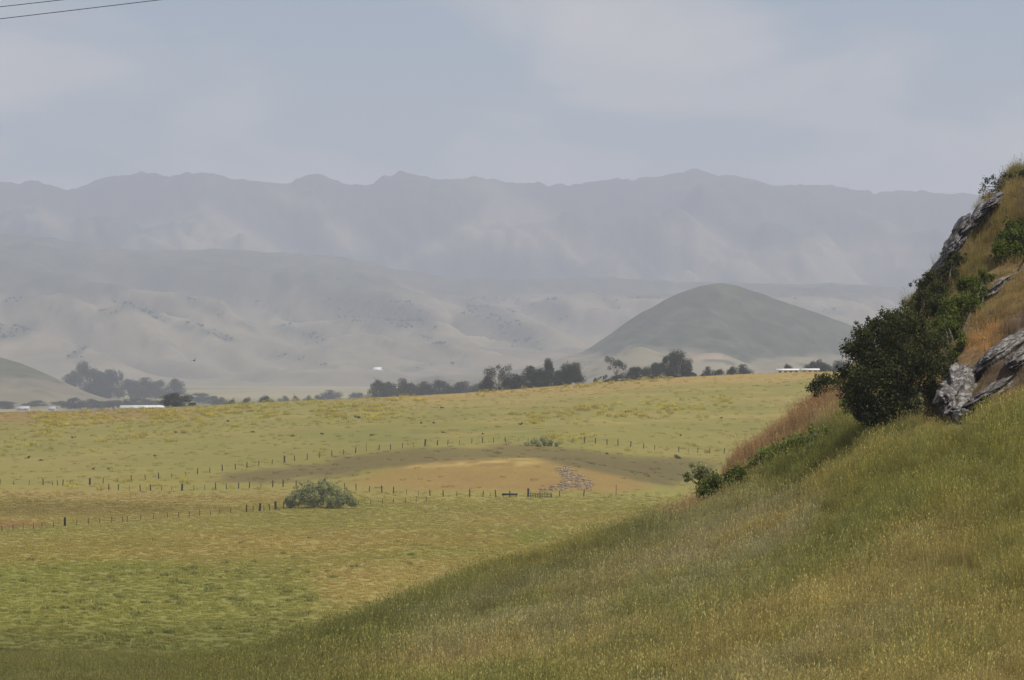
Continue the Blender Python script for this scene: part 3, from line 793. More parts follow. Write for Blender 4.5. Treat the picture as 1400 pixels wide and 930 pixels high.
tree('oak_tree', 897, 495, 30, 1040, 'dome', 'dark pointed dense tree leaning against the tallest crest tree', var=1)
tree('eucalyptus_tree', 913, 486, 26, 1045, 'euc', 'airy eucalyptus joined to the tallest dark tree on the crest', var=0)
tree('eucalyptus_tree', 930, 482, 36, 1030, 'euc', 'tallest dense dark eucalyptus on the crest, before the round hill', var=1)
tree('eucalyptus_tree', 926, 490, 34, 1034, 'dome', 'dark bushy tree filling in under the tallest crest eucalyptus', var=2)
tree('low_shrub', 948, 508, 18, 1030, 'dome', 'low spreading shrub trailing from the tallest crest eucalyptus', 'shrub')
tree('low_shrub', 960, 511, 12, 1030, 'dome', 'very low shrub between two clumps of crest trees', 'shrub')
G2 = 'small dark trees towards the high end of the crest'
L2 = 'small dark tree on the high end of the crest below the round hill'
for u, y, w_, k in [(970, 501, 20, 'dome'), (981, 504, 18, 'dome'), (999, 501, 18, 'dome'), (1014, 498, 30, 'dome'), (1080, 497, 20, 'dome'), (1107, 494, 20, 'dome'), (1119, 491, 20, 'oak'), (1132, 495, 28, 'dome'), (1150, 492, 26, 'oak')]:
    tree('oak_tree', u, y, w_, 1060 + 50 * random.random(), k, L2, group=G2)
# hazier grove further back
G3 = 'hazy grove behind the crest'
L3 = 'grey-blue hazy tree of the long grove beyond the crest'
for u, y, w_, k in [(512, 524, 16, 'open'), (522, 518, 26, 'dome'), (532, 521, 20, 'dome'), (547, 517, 26, 'dome'), (560, 522, 22, 'dome'), (574, 521, 26, 'dome'), (590, 526, 20, 'dome'), (607, 518, 30, 'dome'),
                     (622, 522, 26, 'dome'), (637, 521, 26, 'dome'), (650, 523, 26, 'dome'), (662, 521, 24, 'dome'), (582, 530, 26, 'dome'), (538, 531, 26, 'dome'), (617, 530, 26, 'dome')]:
    tree('grove_tree', u, y, w_, 1620 + 120 * random.random(), k, L3, group=G3)
# crest oak on the left and distant trees of the valley
tree('oak_tree', 241, 537, 44, 975, 'dome', 'lone broad dark oak on the crest beside the long white roof', var=2)
tree('low_shrub', 262, 550, 12, 962, 'dome', 'low dark shrub at the foot of the lone broad oak', 'shrub')
G4 = 'tall hazy eucalyptus in the valley'
L4 = 'tall pale blue-grey eucalyptus in the hazy valley grove beyond the white roof'
for u, y, w_, k in [(99, 506, 22, 'dome'), (112, 498, 20, 'euc'), (132, 502, 26, 'dome'), (148, 504, 30, 'dome'), (141, 515, 40, 'dome'), (162, 506, 15, 'open'), (180, 518, 30, 'dome'), (197, 516, 34, 'dome'), (213, 519, 26, 'dome'), (241, 517, 25, 'dome')]:
    tree('eucalyptus_tree', u, y, w_, 2900 + 80 * random.random(), k, L4, group=G4)
G5 = 'low valley tree line'
L5 = 'low hazy tree of the valley tree line just over the crest'
for u, y, w_ in [(-30, 551, 24), (-8, 552, 22), (8, 550, 22), (25, 553, 12), (46, 549, 24), (60, 552, 16), (84, 550, 22), (97, 545, 20), (111, 551, 18), (122, 547, 20), (139, 550, 22), (156, 549, 20), (171, 548, 16), (186, 545, 22), (205, 548, 22), (225, 549, 22)]:
    tree('valley_tree', u, y - 2, w_ * 1.1, 2330 + 120 * random.random(), 'dome' if random.random() < .7 else 'oak', L5, group=G5)
G6 = 'small trees over the crest beside the lone oak'
L6 = 'small grey hazy tree peeping over the crest between oak and grove'
for u, y, w_, dd in [(272, 537, 28, 2700), (288, 541, 20, 2600), (300, 543, 20, 2300), (312, 545, 22, 1500), (333, 544, 12, 1500), (341, 543, 14, 1500), (357, 541, 14, 1450), (366, 540, 18, 1400), (388, 541, 14, 2300), (407, 540, 14, 2000), (420, 540, 12, 2000), (452, 533, 26, 2500), (491, 536, 24, 2500), (436, 540, 14, 2400)]:
    tree('valley_tree', u, y, w_, dd, 'dome', L6, group=G6)

def number_row(group, text, rev=False):
    row = sorted([o for o in C.objects if o.get('group') == group], key=lambda o: o.location.x / o.location.y, reverse=rev)
    for k, o in enumerate(row):
        o['label'] = ORD[k] + ' ' + text
number_row(G1, 'dark tree of the crest clump, counted from the open-crowned eucalyptus')
number_row(G2, 'small dark tree on the high crest, counted from the tallest eucalyptus')
number_row(G3, 'grey-blue tree of the hazy grove, counted from the dark crest clump', True)
number_row(G4, 'tall pale blue valley eucalyptus, counted from the small hill')
number_row(G5, 'low hazy valley tree, counted back from the lone crest oak', True)
number_row(G6, 'little grey tree over the crest, counted outward from the lone oak')

# ------------------------------------------------------------------ shrubs on the hillside and in the field
def bush(name, label, u, ytop, ybase, wpx, d, kind, mat, n, leaf_m, seed, depth=1.0, cat='shrub', bark=M_bark, shell=.5, group=None, stretch=1.0):
    """one shrub with its own crown: pixel extents at a distance; leaf size in metres"""
    r = np.random.default_rng(seed)
    h = (ybase - ytop) / F * d; wd = wpx / F * d
    cs, rs = crown_shape(r, kind)
    S = np.array([wd / .98, wd / .98 * depth, h / .95])
    V, Fc, t = leaves(r, cs * S, rs[:, None] * S[None, :], n, leaf_m, shell)
    zb = (HOR - ybase) / F * d
    x0 = (u - 700) / F * d
    root = link(name, None, None, (x0, d, zb))
    parts = []
    for k in range(9):
        c = cs[r.integers(len(cs))] * S
        b0 = np.array([.12 * wd * r.normal(), .12 * wd * r.normal() * depth, -.35])
        mid = (b0 + c) / 2 + r.normal(size=3) * .06 * wd
        parts.append(tube([b0, mid, c], [.018 * wd + .01, .010 * wd + .006, .004], 5))
    v, f = join(parts)
    link('stem', mesh_np(name + '_stem', v, f, None, True, bark), root)
    link('foliage', leaf_mesh(name + '_foliage', V, Fc, t, mat), root)
    tag(root, label, cat, group)
    return root

# big dark bush beside the boulder
SHRUBS = []
def multi_bush(name, label, lobes, d, mat, n, leaf_m, seed, cat='shrub', shell=.45, stems=10, follow=0.0):
    """shrub built from lobes given as (u, py, radius px, depth offset); stands where its foot meets the ground,
    `follow` lets the lobes climb with the slope behind"""
    r = np.random.default_rng(seed)
    u0 = np.mean([l[0] for l in lobes]); yb = max(l[1] + l[2] for l in lobes)
    d = cast(u0, yb - 3) or d
    SHRUBS.extend([(u, y + .5 * rp, rp) for (u, y, rp, _) in lobes])
    base = P(u0, yb, d)
    cs, rs = [], []
    for (u, y, rp, dd) in lobes:
        dl = cast(u, y + .8 * rp) if follow else None
        if dl is not None and dl < d + 25: dd = follow * (dl - d)
        c0 = P(u, y, d + dd) - base; R = rp / F * (d + dd)
        for k in range(10):
            v = r.normal(size=3); v /= np.linalg.norm(v); q = .68 * r.random() ** .4
            cs.append(c0 + v * R * q); rs.append(R * (.34 + .22 * r.random()))
        for k in range(4):                      # sprigs standing out of the outline
            v = r.normal(size=3); v[2] = abs(v[2]) + .2; v /= np.linalg.norm(v)
            cs.append(c0 + v * R * (.98 + .2 * r.random())); rs.append(R * (.10 + .08 * r.random()))
    cs = np.array(cs); rs = np.array(rs)
    V, Fc, t = leaves(r, cs, rs, n, leaf_m, shell)
    root = link(name, None, None, base)
    parts = []
    for k in range(stems):
        c = cs[r.integers(len(cs))]; b0 = np.array([r.normal() * .35, r.normal() * .3, -.5])
        mid = (b0 * .5 + c * .5) + r.normal(size=3) * .15
        parts.append(tube([b0, mid, c], [.07, .045, .012], 6))
    # bare sprigs reaching out of the outline
    top = cs[np.argsort(-cs[:, 2])[:max(6, len(cs) // 3)]]
    v, f = join(parts)
    link('stem', mesh_np(name + '_stem', v, f, None, True, M_bark), root)
    link('foliage', leaf_mesh(name + '_foliage', V, Fc, t, mat), root)
    tag(root, label, cat)
    return root

multi_bush('coyote_brush', 'big dark green rounded bush growing against the lichened boulder',
           [(1222, 465, 40, 0), (1190, 490, 36, 0), (1172, 520, 28, -.3), (1215, 520, 46, -.5), (1255, 505, 42, 0), (1262, 470, 38, .6), (1285, 500, 24, .8), (1185, 550, 26, -.5), (1235, 555, 30, -.5), (1205, 562, 24, -.6),
            (1168, 478, 20, .2), (1278, 535, 22, .2), (1160, 508, 18, .3), (1205, 446, 22, .3), (1182, 462, 24, .3), (1240, 442, 28, .4), (1222, 436, 20, .3), (1170, 548, 22, -.4), (1215, 570, 20, -.7), (1190, 572, 18, -.7), (1250, 572, 16, -.5), (1176, 566, 14, -.6)],
           101, L_bush, 46000, .052, 301)
multi_bush('coyote_brush', 'dark green bush climbing the skyline edge below the bare rock slab', [(1264, 394, 19, 0), (1277, 382, 17, 0), (1288, 396, 20, 0), (1258, 418, 16, -.5), (1280, 422, 22, -.5), (1270, 405, 20, 0)], 121, L_bush, 11000, .055, 302, follow=.85)
multi_bush('green_shrub', 'lush green shrub in the middle of the outcrop under tan grass', [(1300, 425, 20, 0), (1318, 410, 18, 0), (1335, 390, 18, .5), (1348, 378, 13, .8), (1310, 445, 20, -.6), (1298, 455, 20, -1), (1328, 416, 20, -.2), (1288, 440, 20, -.6), (1342, 400, 14, 0), (1312, 468, 14, 0), (1302, 485, 12, 0), (1282, 462, 16, 0), (1318, 392, 15, 0)], 112.5, L_lush, 16000, .055, 303, follow=.85)
multi_bush('green_shrub', 'small dark shrub tucked beside the bare rock slab', [(1302, 362, 13, 0), (1312, 356, 11, 0), (1298, 375, 12, -.3), (1308, 378, 12, -.3)], 121, L_bush, 4500, .05, 304, follow=.85)
multi_bush('green_shrub', 'bright green bush high on the outcrop above the pale rock', [(1368, 340, 17, 0), (1385, 325, 17, .3), (1400, 315, 17, .5), (1366, 352, 12, -.4), (1390, 345, 16, 0), (1412, 330, 18, .5), (1382, 308, 11, .6), (1425, 345, 16, .5), (1376, 326, 14, 0), (1374, 345, 16, 0)], 117, L_lush, 14000, .055, 305, follow=.85)
multi_bush('coyote_brush', 'dark bush on the rusty spur between field and big bush', [(1112, 530, 11, 0), (1124, 523, 13, 0), (1138, 520, 14, 0), (1120, 540, 12, -.3), (1140, 535, 14, -.3), (1150, 520, 14, 0)], 120, L_bush, 4500, .055, 306, follow=.85)
multi_bush('spindly_shrub', 'spindly little shrub on the outer edge of the rusty spur', [(1077, 556, 8, 0), (1089, 550, 9, 0), (1101, 545, 9, 0), (1072, 572, 7, -.2), (1093, 558, 8, 0)], 121.5, L_bush, 1500, .05, 307, stems=6, follow=.85)
multi_bush('green_shrub', 'rounded deep green shrub at the foot of the spur, next to the grey-green tree', [(968, 664, 15, 0), (978, 656, 13, 0), (974, 678, 15, -.3), (960, 674, 12, -.3)], 116, L_lush, 3200, .055, 308)
multi_bush('green_shrub', 'deep green shrub at the foot of the spur, uphill of its twin', [(1000, 654, 14, 0), (1010, 645, 13, 0), (1004, 664, 13, -.3), (993, 664, 11, -.3), (1017, 657, 11, 0)], 115, L_lush, 3200, .055, 309)
multi_bush('sage_shrub', 'pale sage shrub in front of the big dark bush', [(1246, 553, 10, 0), (1256, 545, 9, 0), (1240, 566, 8, 0), (1258, 563, 9, 0)], 101, L_sage, 1500, .045, 310, stems=7)
multi_bush('green_shrub', 'small green tuft at the foot of the lichened boulder', [(1333, 560, 8, 0), (1342, 556, 7, 0), (1350, 552, 5, 0)], 95.2, L_lush, 900, .045, 311, stems=4)
multi_bush('leafy_weeds', 'row of bright green leafy weeds in the hollow along the spur', [(1045, 628, 15, 0), (1058, 622, 16, 0), (1072, 615, 16, 0), (1086, 609, 16, 0), (1100, 602, 16, 0), (1114, 597, 16, 0), (1130, 592, 13, 0), (1033, 636, 12, 0), (1080, 626, 14, -.6), (1110, 616, 14, -.6)], 110.5, L_forb, 8000, .06, 312, 'weeds', stems=6, follow=.85)
multi_bush('leafy_weeds', 'light green weeds under the edge of the big dark bush', [(1152, 552, 8, 0), (1160, 562, 9, 0), (1150, 566, 7, 0), (1200, 580, 8, -1), (1166, 575, 7, -.5)], 105.5, L_forb, 1600, .05, 313, 'weeds', stems=4, follow=.85)
# sparse little tree on the top of the outcrop
def sky_tree():
    r = np.random.default_rng(320); d = 128.5
    base = P(1386, 262, d); root = link('windswept_tree', None, None, base)
    tips = [(1340, 262), (1346, 255), (1350, 247), (1358, 243), (1345, 270), (1352, 268), (1362, 252), (1366, 246), (1357, 262), (1372, 240), (1380, 242), (1371, 256), (1388, 240), (1396, 238), (1364, 264)]
    cs = np.array([P(u, y, d + .5 * r.normal()) - base for u, y in tips]); rs = np.array([.16 + .12 * r.random() for _ in tips])
    V, Fc, t = leaves(r, cs, rs, 900, .05, .1)
    parts = [tube([(0, 0, -.3), P(1378, 258, d) - base, P(1370, 254, d) - base], [.06, .045, .035], 6)]
    f0 = P(1374, 256, d) - base
    for c in cs:
        parts.append(tube([f0 * (.6 + .5 * r.random()), (f0 + c) / 2 + r.normal(size=3) * .08, c], [.028, .018, .008], 5))
    parts.append(tube([f0, P(1372, 240, d) - base, P(1371, 226, d) - base], [.02, .012, .006], 5))
    v, f = join(parts)
    link('trunk', mesh_np('windswept_trunk', v, f, None, True, M_bark), root)
    link('crown', leaf_mesh('windswept_crown', V, Fc, t, L_dark), root)
    tag(root, 'sparse windswept little tree leaning out from the top of the outcrop', 'tree')
sky_tree()
multi_bush('low_shrub', 'low shrub on the very top of the outcrop behind orange grass', [(1398, 238, 8, 0), (1410, 232, 9, 0), (1424, 226, 9, 0)], 131, L_dark, 900, .05, 321, stems=4, follow=.85)

# grey-green tree in the field at the foot of the spur
def knoll_tree():
    d = 128.0
    r = np.random.default_rng(330)
    base = P(962, 680, d); root = link('coyote_brush_tree', None, None, base)
    cs, rs = [], []
    for (u, y, rp) in [(938, 648, 10), (948, 641, 10), (960, 638, 10), (970, 643, 10), (978, 652, 8), (955, 650, 12), (966, 654, 10), (940, 655, 7)]:
        for k in range(5):
            cs.append(P(u + r.normal() * 3, y + r.normal() * 2.5, d + r.normal() * .5) - base); rs.append(rp * .42 / F * d)
    V, Fc, t = leaves(r, cs, np.array(rs), 4200, .05, .4)
    parts = [tube([(0, 0, -1.2), P(958, 668, d) - base, P(953, 660, d) - base], [.07, .05, .04], 6)]
    for k in range(9):
        c = cs[r.integers(len(cs))]; a = P(954, 662, d) - base
        parts.append(tube([a, (a + c) / 2 + r.normal(size=3) * .08, c], [.035, .02, .01], 5))
    v, f = join(parts)
    link('trunk', mesh_np('spur_tree_trunk', v, f, None, True, M_bark), root)
    link('crown', leaf_mesh('spur_tree_crown', V, Fc, t, L_sage), root)
    tag(root, 'pale grey-green little tree with leaning stem at the foot of the spur', 'tree')
knoll_tree()

# willow clump by the lower fence
dW = cast(440, 694)
multi_bush('willow_bush', 'wide grey-green willow bush standing at the lower fence', [(402, 682, 14, 0), (418, 675, 16, 0), (437, 670, 16, 0), (452, 672, 16, 0), (466, 680, 13, 0), (477, 682, 11, 0), (430, 684, 14, -1), (455, 685, 12, -1), (442, 663, 9, 0), (396, 687, 9, 0), (484, 686, 8, 0), (424, 664, 6, 0)],
           dW, L_willow, 26000, .16, 340)
d_ = cast(742, 611)
multi_bush('green_shrub', 'low grey-green shrub thicket beside the upper fence', [(720, 606, 4, 0), (730, 604, 6, 0), (742, 604, 7, 0), (752, 605, 6, 0), (762, 607, 4.5, 0), (738, 608, 5, -1)], d_, L_willow, 2600, .22, 341)
smalls = [(927, 625, 7), (212, 622, 4), (149, 640, 4), (128, 640, 4), (491, 570, 6), (456, 566, 5), (576, 577, 4), (593, 577, 4), (604, 556, 4), (712, 579, 5), (829, 619, 4), (440, 592, 4), (508, 594, 4), (606, 590, 4), (400, 595, 4), (346, 589, 4), (660, 592, 4), (312, 575, 4), (100, 597, 4), (40, 625, 6), (55, 628, 4), (240, 590, 4), (930, 594, 4), (985, 570, 4), (856, 562, 4), (730, 572, 3)]
for i, (u, y, rp) in enumerate(smalls):
    dd = cast(u, y + 2)
    if dd:
        r = np.random.default_rng(350 + i); root_d = dd
        rr = rp / F * dd * .62
        cs = r.normal(size=(6, 3)) * np.array([.55, .5, .22]) * rr + np.array([0, 0, rr * .45]); rs = np.full(6, rr * .42)
        V, Fc, t = leaves(r, cs, rs, 260, rr * .16, .4)
        if i == 0:
            root = link('field_shrub', None, None, on_ground(u, dd, .05)); root.scale = (1.2, 1.2, 1.2)
        else:
            root = link('field_shrub', None, None, on_ground(u, dd, .05))
        v, f = join([tube([(0, 0, -.2), c * .5, c], [.04, .03, .01], 5) for c in cs[:4]])
        link('stem', mesh_np('field_shrub_stem', v, f, None, True, M_bark), root)
        link('foliage', leaf_mesh('field_shrub_foliage', V, Fc, t, L_bush), root)
        tag(root, 'dark round shrub in the brown hollow right of the knoll' if i == 0 else 'small dark shrub dotted over the rising pasture', 'shrub', None if i == 0 else 'small shrubs dotted over the pasture')

# ------------------------------------------------------------------ rocks
def icosphere(sub_=4):
    import bmesh
    bm = bmesh.new(); bmesh.ops.create_icosphere(bm, subdivisions=sub_, radius=1.0)
    V = np.array([v.co[:] for v in bm.verts]); Fc = np.array([[v.index for v in f.verts] for f in bm.faces]); bm.free()
    return V, Fc
ICO5, ICO5F = icosphere(5); ICO2, ICO2F = icosphere(2)

def n3(v, s, seed):
    return (fbm(v[:, 0] * s + 3.1 * v[:, 2] * s * .7, v[:, 1] * s - v[:, 2] * s * .6, seed, 4) + fbm(v[:, 2] * s * 1.2 + 5, v[:, 0] * s * .8 - v[:, 1] * s * .5, seed + 3, 4)) * .5

ROCKS = []
def rock(name, label, p0, p1, width, thick, d, seed, group=None, rough=.42, mat=None):
    """rock along the pixel segment p0-p1, width in px across it, thickness in metres along the view"""
    ROCKS.append((p0, p1, width))
    mu, my = (p0[0] + p1[0]) / 2, (p0[1] + p1[1]) / 2
    dc = cast(mu, my + width * .3)
    if dc and dc < 140: d = dc + thick * .45
    da = cast(p0[0], p0[1]); db_ = cast(p1[0], p1[1])
    slope_d = np.clip((db_ - da), -6, 9) * .8 if (da and db_ and da < 140 and db_ < 140) else 0
    a = P(*p0, d - slope_d / 2); b = P(*p1, d + slope_d / 2)
    ax = (b - a) / 2; L = np.linalg.norm(ax); ax = ax / L
    side = np.cross(ax, [0, 1.0, 0]); side /= np.linalg.norm(side)
    W = width / F * d / 2
    V = ICO5.copy()
    # blocky: push towards a rounded box, cut by ledges
    V = np.sign(V) * np.abs(V) ** .72
    V = V * (1 + 1.5 * rough * n3(V, 1.1, seed)[:, None] + rough * .5 * n3(V, 3.6, seed + 10)[:, None])
    led = np.round(V[:, 2] * 3.5 + 1.2 * n3(V, 1.0, seed + 5)) / 3.5
    V[:, :2] *= (1 + .10 * np.sin(led * 9 + seed))[:, None]
    V *= (1 + .15 * n3(V, 6.0, seed + 20) + .09 * n3(V, 15.0, seed + 30))[:, None]
    Wd = V[:, :1] * ax * L + V[:, 1:2] * np.array([0, 1.0, 0]) * thick + V[:, 2:] * side * W
    o = link(name, mesh_np(name, Wd, ICO5F, None, False, mat or M_rock), None, (a + b) / 2)
    return tag(o, label, 'rock', group)

rock('boulder', 'large grey boulder streaked with white lichen beside the big dark bush', (1298, 566), (1326, 508), 56, 1.0, 96.3, 401)
rock('boulder', 'rounded lichened rock at the foot of the large boulder', (1300, 574), (1326, 566), 24, .7, 95.5, 412)
rock('rock_ledge', 'slanting white streaked ledge running uphill from the large boulder', (1318, 560), (1386, 518), 22, .9, 96.2, 430, rough=.35)
rock('rock_ledge', 'pale shoulder of rock above the large boulder under orange grass', (1326, 520), (1352, 498), 22, .9, 98.0, 402, rough=.35)
rock('rock_ledge', 'upper pale ledge bedded in brown weeds', (1346, 500), (1404, 458), 22, .9, 101.5, 441, rough=.35)
rock('rock_ledge', 'small pale rock below the upper ledge in brown weeds', (1380, 500), (1412, 476), 18, .8, 99.5, 443, rough=.35)
rock('rock_ledge', 'whitish rock rib below the bright green bush on the outcrop', (1348, 408), (1374, 384), 14, .6, 112.2, 406)
rock('rock_ledge', 'thin grey rock rib rising from the whitish rib', (1372, 386), (1402, 368), 8, .6, 112.8, 407)
for k, (p0, p1, wd) in enumerate([((1276, 380), (1297, 348), 14), ((1292, 354), (1314, 322), 18), ((1308, 328), (1332, 298), 20), ((1328, 306), (1352, 280), 15), ((1348, 284), (1370, 266), 11)]):
    rock('rock_slab', ORD[k] + ' bare dark rock slab up the skyline edge of the outcrop, counted uphill', p0, p1, wd, 1.3, 126.8, 450 + k, 'bare rock slabs on the skyline edge', mat=M_darkrock)

# rubble spilled down the end of the knoll
r = np.random.default_rng(420)
parts = []
poly = np.array([(757, 641), (775, 638), (790, 645), (800, 655), (812, 662), (806, 668), (785, 668), (760, 671), (735, 672), (745, 668), (765, 662), (768, 652)])
us_ = r.uniform(730, 818, 3000); ys_ = r.uniform(636, 674, 3000)
mk = polymask(us_, ys_, poly, 3) > r.random(3000)
us_, ys_ = us_[mk][:480], ys_[mk][:480]
for u, y in zip(us_, ys_):
    dd = cast(u, y, 500, 640)
    if dd is None: continue
    s = .06 + .20 * r.random() ** 3
    V = ICO2 * (1 + .3 * r.normal(size=(len(ICO2), 1))) * np.array([s * (1 + 1.4 * r.random()), s, s * (.4 + .4 * r.random())])
    th = r.random() * 3.14; c_, s_ = math.cos(th), math.sin(th)
    V = V @ np.array([[c_, s_, 0], [-s_, c_, 0], [0, 0, 1]])
    parts.append((V + on_ground(u, dd, -.08), ICO2F))
v, f = join(parts)
rc = P(775, 660, 545)
o = link('rubble', mesh_np('rubble', v, f, None, False, M_rubble)); tag(o, 'strewn pale and dark stones spilling down the end of the knoll', 'rubble', None, 'stuff')

# ------------------------------------------------------------------ fences
def post_mesh(h, rad, seed):
    r = np.random.default_rng(seed)
    path = [(0, 0, -.4), (r.normal() * .01, r.normal() * .01, h * .5), (r.normal() * .02, 0, h * .93), (r.normal() * .02, 0, h)]
    v, f = tube(path, [rad * 1.05, rad, rad * .95, rad * .55], 7)
    n = len(v); v = np.concatenate([v, [[0, 0, h + .02]]])
    cap = np.array([(n - 7 + k, n - 7 + (k + 1) % 7, n, n) for k in range(7)])
    me = bpy.data.meshes.new('post')
    me.from_pydata([tuple(x) for x in v], [], [tuple(q) for q in f] + [(a, b, c) for a, b, c, _ in cap])
    me.materials.append(M_post)
    return me
POSTS = [post_mesh(1.36, .105, 1), post_mesh(1.28, .085, 2), post_mesh(1.46, .12, 3), post_mesh(1.05, .05, 4)]
THICK = post_mesh(1.62, .20, 5); TALL = post_mesh(2.3, .055, 6); BRACE = post_mesh(1.5, .06, 7)

def fence(label, posts, group=None, dmin=400, dmax=720, hs=1.0, wires=True):
    pts = []
    for p in posts:
        u, yb = p[0], p[1]
        dd = cast(u, yb, dmin, dmax)
        if dd is None: continue
        pts.append((u, dd, p[2] if len(p) > 2 else ''))
    # keep the line smooth: fit distance over column
    U_ = np.array([p[0] for p in pts]); D_ = np.array([p[1] for p in pts])
    D2 = D_.copy()
    for k in range(len(D_)):
        lo, hi = max(0, k - 3), min(len(D_), k + 4); D2[k] = np.median(D_[lo:hi]) * .5 + D_[lo:hi].mean() * .5
    root = link('wire_fence', None, None, on_ground(U_[0], D2[0]))
    inv = np.array(root.location)
    for k, (u, _, fl) in enumerate(pts):
        me = {'t': THICK, 'h': TALL, '': POSTS[random.randrange(4)], 's': POSTS[3], 'l': POSTS[1]}[fl]
        o = link('post', me, root, on_ground(u, D2[k]) - inv)
        lean = .28 if fl == 'l' else .06
        o.rotation_euler = (random.gauss(0, .05), random.gauss(0, lean), random.random() * 3)
        o.scale = (hs, hs, hs * random.uniform(.9, 1.08))
    if wires:
        for hgt in (.35, .7, 1.05):
            path = [on_ground(u, D2[k]) - inv + np.array([0, 0, hgt * hs]) for k, (u, _, fl) in enumerate(pts)]
            v, f = tube(path, [.004] * len(path), 4)
            link('wire', mesh_np('wire', v, f, None, False, M_wire), root)
    tag(root, label, 'fence', group)
    return root

up_posts = [(-40, 663), (-18, 663), (0, 663), (19, 663), (40, 662, 's'), (59, 663), (72, 664, 's'), (79, 664, 'l'), (86, 665), (96, 665, 's'), (123, 664, 't'), (141, 661), (161, 658), (180, 659), (199, 656), (217, 655), (235, 654), (254, 651), (270, 648), (287, 647), (304, 644), (322, 642), (338, 640),
            (354, 637), (372, 635), (389, 632, 't'), (403, 630), (420, 628), (437, 626), (454, 624), (470, 621), (486, 620), (501, 617, 'h'), (518, 615), (534, 615), (550, 614), (565, 612), (581, 610, 't'), (598, 609), (612, 608), (628, 607), (645, 606), (660, 606), (675, 605), (691, 605), (709, 603), (722, 603),
            (783, 605), (799, 605), (814, 606), (830, 609), (845, 610), (862, 612), (880, 613), (895, 615), (912, 617), (928, 618), (941, 618), (954, 620), (970, 620), (990, 620), (1008, 620, 't'), (1030, 620)]
fence('long wire fence with dark posts curving up behind the dry knoll', up_posts, dmin=480, dmax=760)
mid_posts = [(133, 669, 's'), (149, 670), (162, 670), (177, 671), (192, 671), (206, 672), (221, 672), (235, 672), (249, 671, 't'), (265, 671), (280, 671), (295, 669), (310, 669), (326, 668), (341, 668), (357, 667), (373, 666), (387, 665), (405, 664), (421, 664), (438, 665), (455, 667), (471, 669), (487, 670), (505, 673), (522, 674), (538, 675),
             (556, 677), (572, 678), (588, 678), (606, 679), (624, 679), (642, 680), (660, 680), (670, 680), (678, 680), (722, 680, 't'), (765, 679, 'l'), (798, 678), (842, 674, 'h')]
fence('wire fence with dark posts passing in front of the dry knoll', mid_posts, dmin=440, dmax=560)
low_posts = [(-30, 731), (-12, 729), (3, 728), (18, 726), (32, 725, 's'), (46, 724), (58, 722), (74, 722), (89, 720, 't'), (105, 718, 's'), (121, 717, 's'), (137, 716), (153, 715), (168, 715, 's'), (174, 714), (192, 712, 's'), (210, 710, 's'), (229, 708), (244, 707, 's'), (259, 707), (273, 705, 's'), (288, 704, 's'), (301, 703, 's'), (315, 702, 's'), (337, 701), (346, 700, 's'), (355, 699, 't'),
             (361, 699), (369, 698, 'l'), (377, 698, 't'), (388, 697), (400, 696), (490, 690), (507, 690, 's'), (523, 689, 's'), (538, 689, 's'), (554, 687, 's'), (569, 686, 's'), (583, 685, 's')]
low_posts = [(p[0], p[1], 's') if (p[0] < 330 and len(p) == 2) else p for p in low_posts]
lowf = fence('sagging wire fence with thin posts leading up to the willow bush', low_posts, dmin=330, dmax=520)
db = cast(383, 698, 330, 520)
o = link('brace', BRACE, lowf, on_ground(383, db) - np.array(lowf.location)); o.rotation_euler = (0, -.75, 0)
fence('three short dark posts on the crest beside the lone oak', [(199.5, 562.5), (205, 562), (209, 562)], dmin=700, dmax=950, wires=False)
# weathered picket pen at the foot of the rubble
dp = cast(738, 680, 440, 560)
pr = link('picket_pen', None, None, on_ground(738, dp)); pl = np.array(pr.location)
for k, u in enumerate(np.linspace(725, 754, 13)):
    o = link('picket', POSTS[1] if k % 3 else POSTS[0], pr, on_ground(u, dp - .3 * k) - pl)
    o.rotation_euler = (random.gauss(0, .05), random.gauss(0, .30 if k in (10, 11) else .06), 0); o.scale = (.6, .6, random.uniform(.6, .95))
for hgt in (.35, .8):
    v, f = tube([on_ground(724, dp) - pl + [0, 0, hgt], on_ground(740, dp - 2) - pl + [0, 0, hgt], on_ground(755, dp - 4) - pl + [0, 0, hgt]], [.04, .04, .04], 5)
    link('rail', mesh_np('rail', v, f, None, False, M_post), pr)
tag(pr, 'short weathered picket pen at the foot of the stone rubble', 'fence')
# feed trough on posts
dt = cast(697, 680, 440, 560)
tr = link('feed_trough', None, None, on_ground(697, dt))
def boxpart(name, parent, cx, cy, cz, sx, sy, sz, mat, rot=0):
    v = np.array([(x, y, z) for x in (-.5, .5) for y in (-.5, .5) for z in (-.5, .5)]) * [sx, sy, sz] + [cx, cy, cz]
    f = np.array([(0, 1, 3, 2), (4, 6, 7, 5), (0, 4, 5, 1), (2, 3, 7, 6), (0, 2, 6, 4), (1, 5, 7, 3)])
    return link(name, mesh_np(name, v, f, None, False, mat), parent)
boxpart('bottom', tr, 0, 0, .42, 3.0, .6, .06, M_iron)
boxpart('front_panel', tr, 0, -.33, .60, 3.0, .05, .36, M_iron); boxpart('back_panel', tr, 0, .33, .60, 3.0, .05, .36, M_iron)
boxpart('end_panel', tr, -1.53, 0, .60, .05, .72, .36, M_iron); boxpart('end_panel', tr, 1.53, 0, .60, .05, .72, .36, M_iron)
for x in (-1.3, 1.3):
    boxpart('leg', tr, x, 0, .16, .10, .5, .46, M_post)
link('post', POSTS[0], tr, (0, -.45, 0))
tag(tr, 'dark low feed trough standing in line with the fence before the knoll', 'trough')

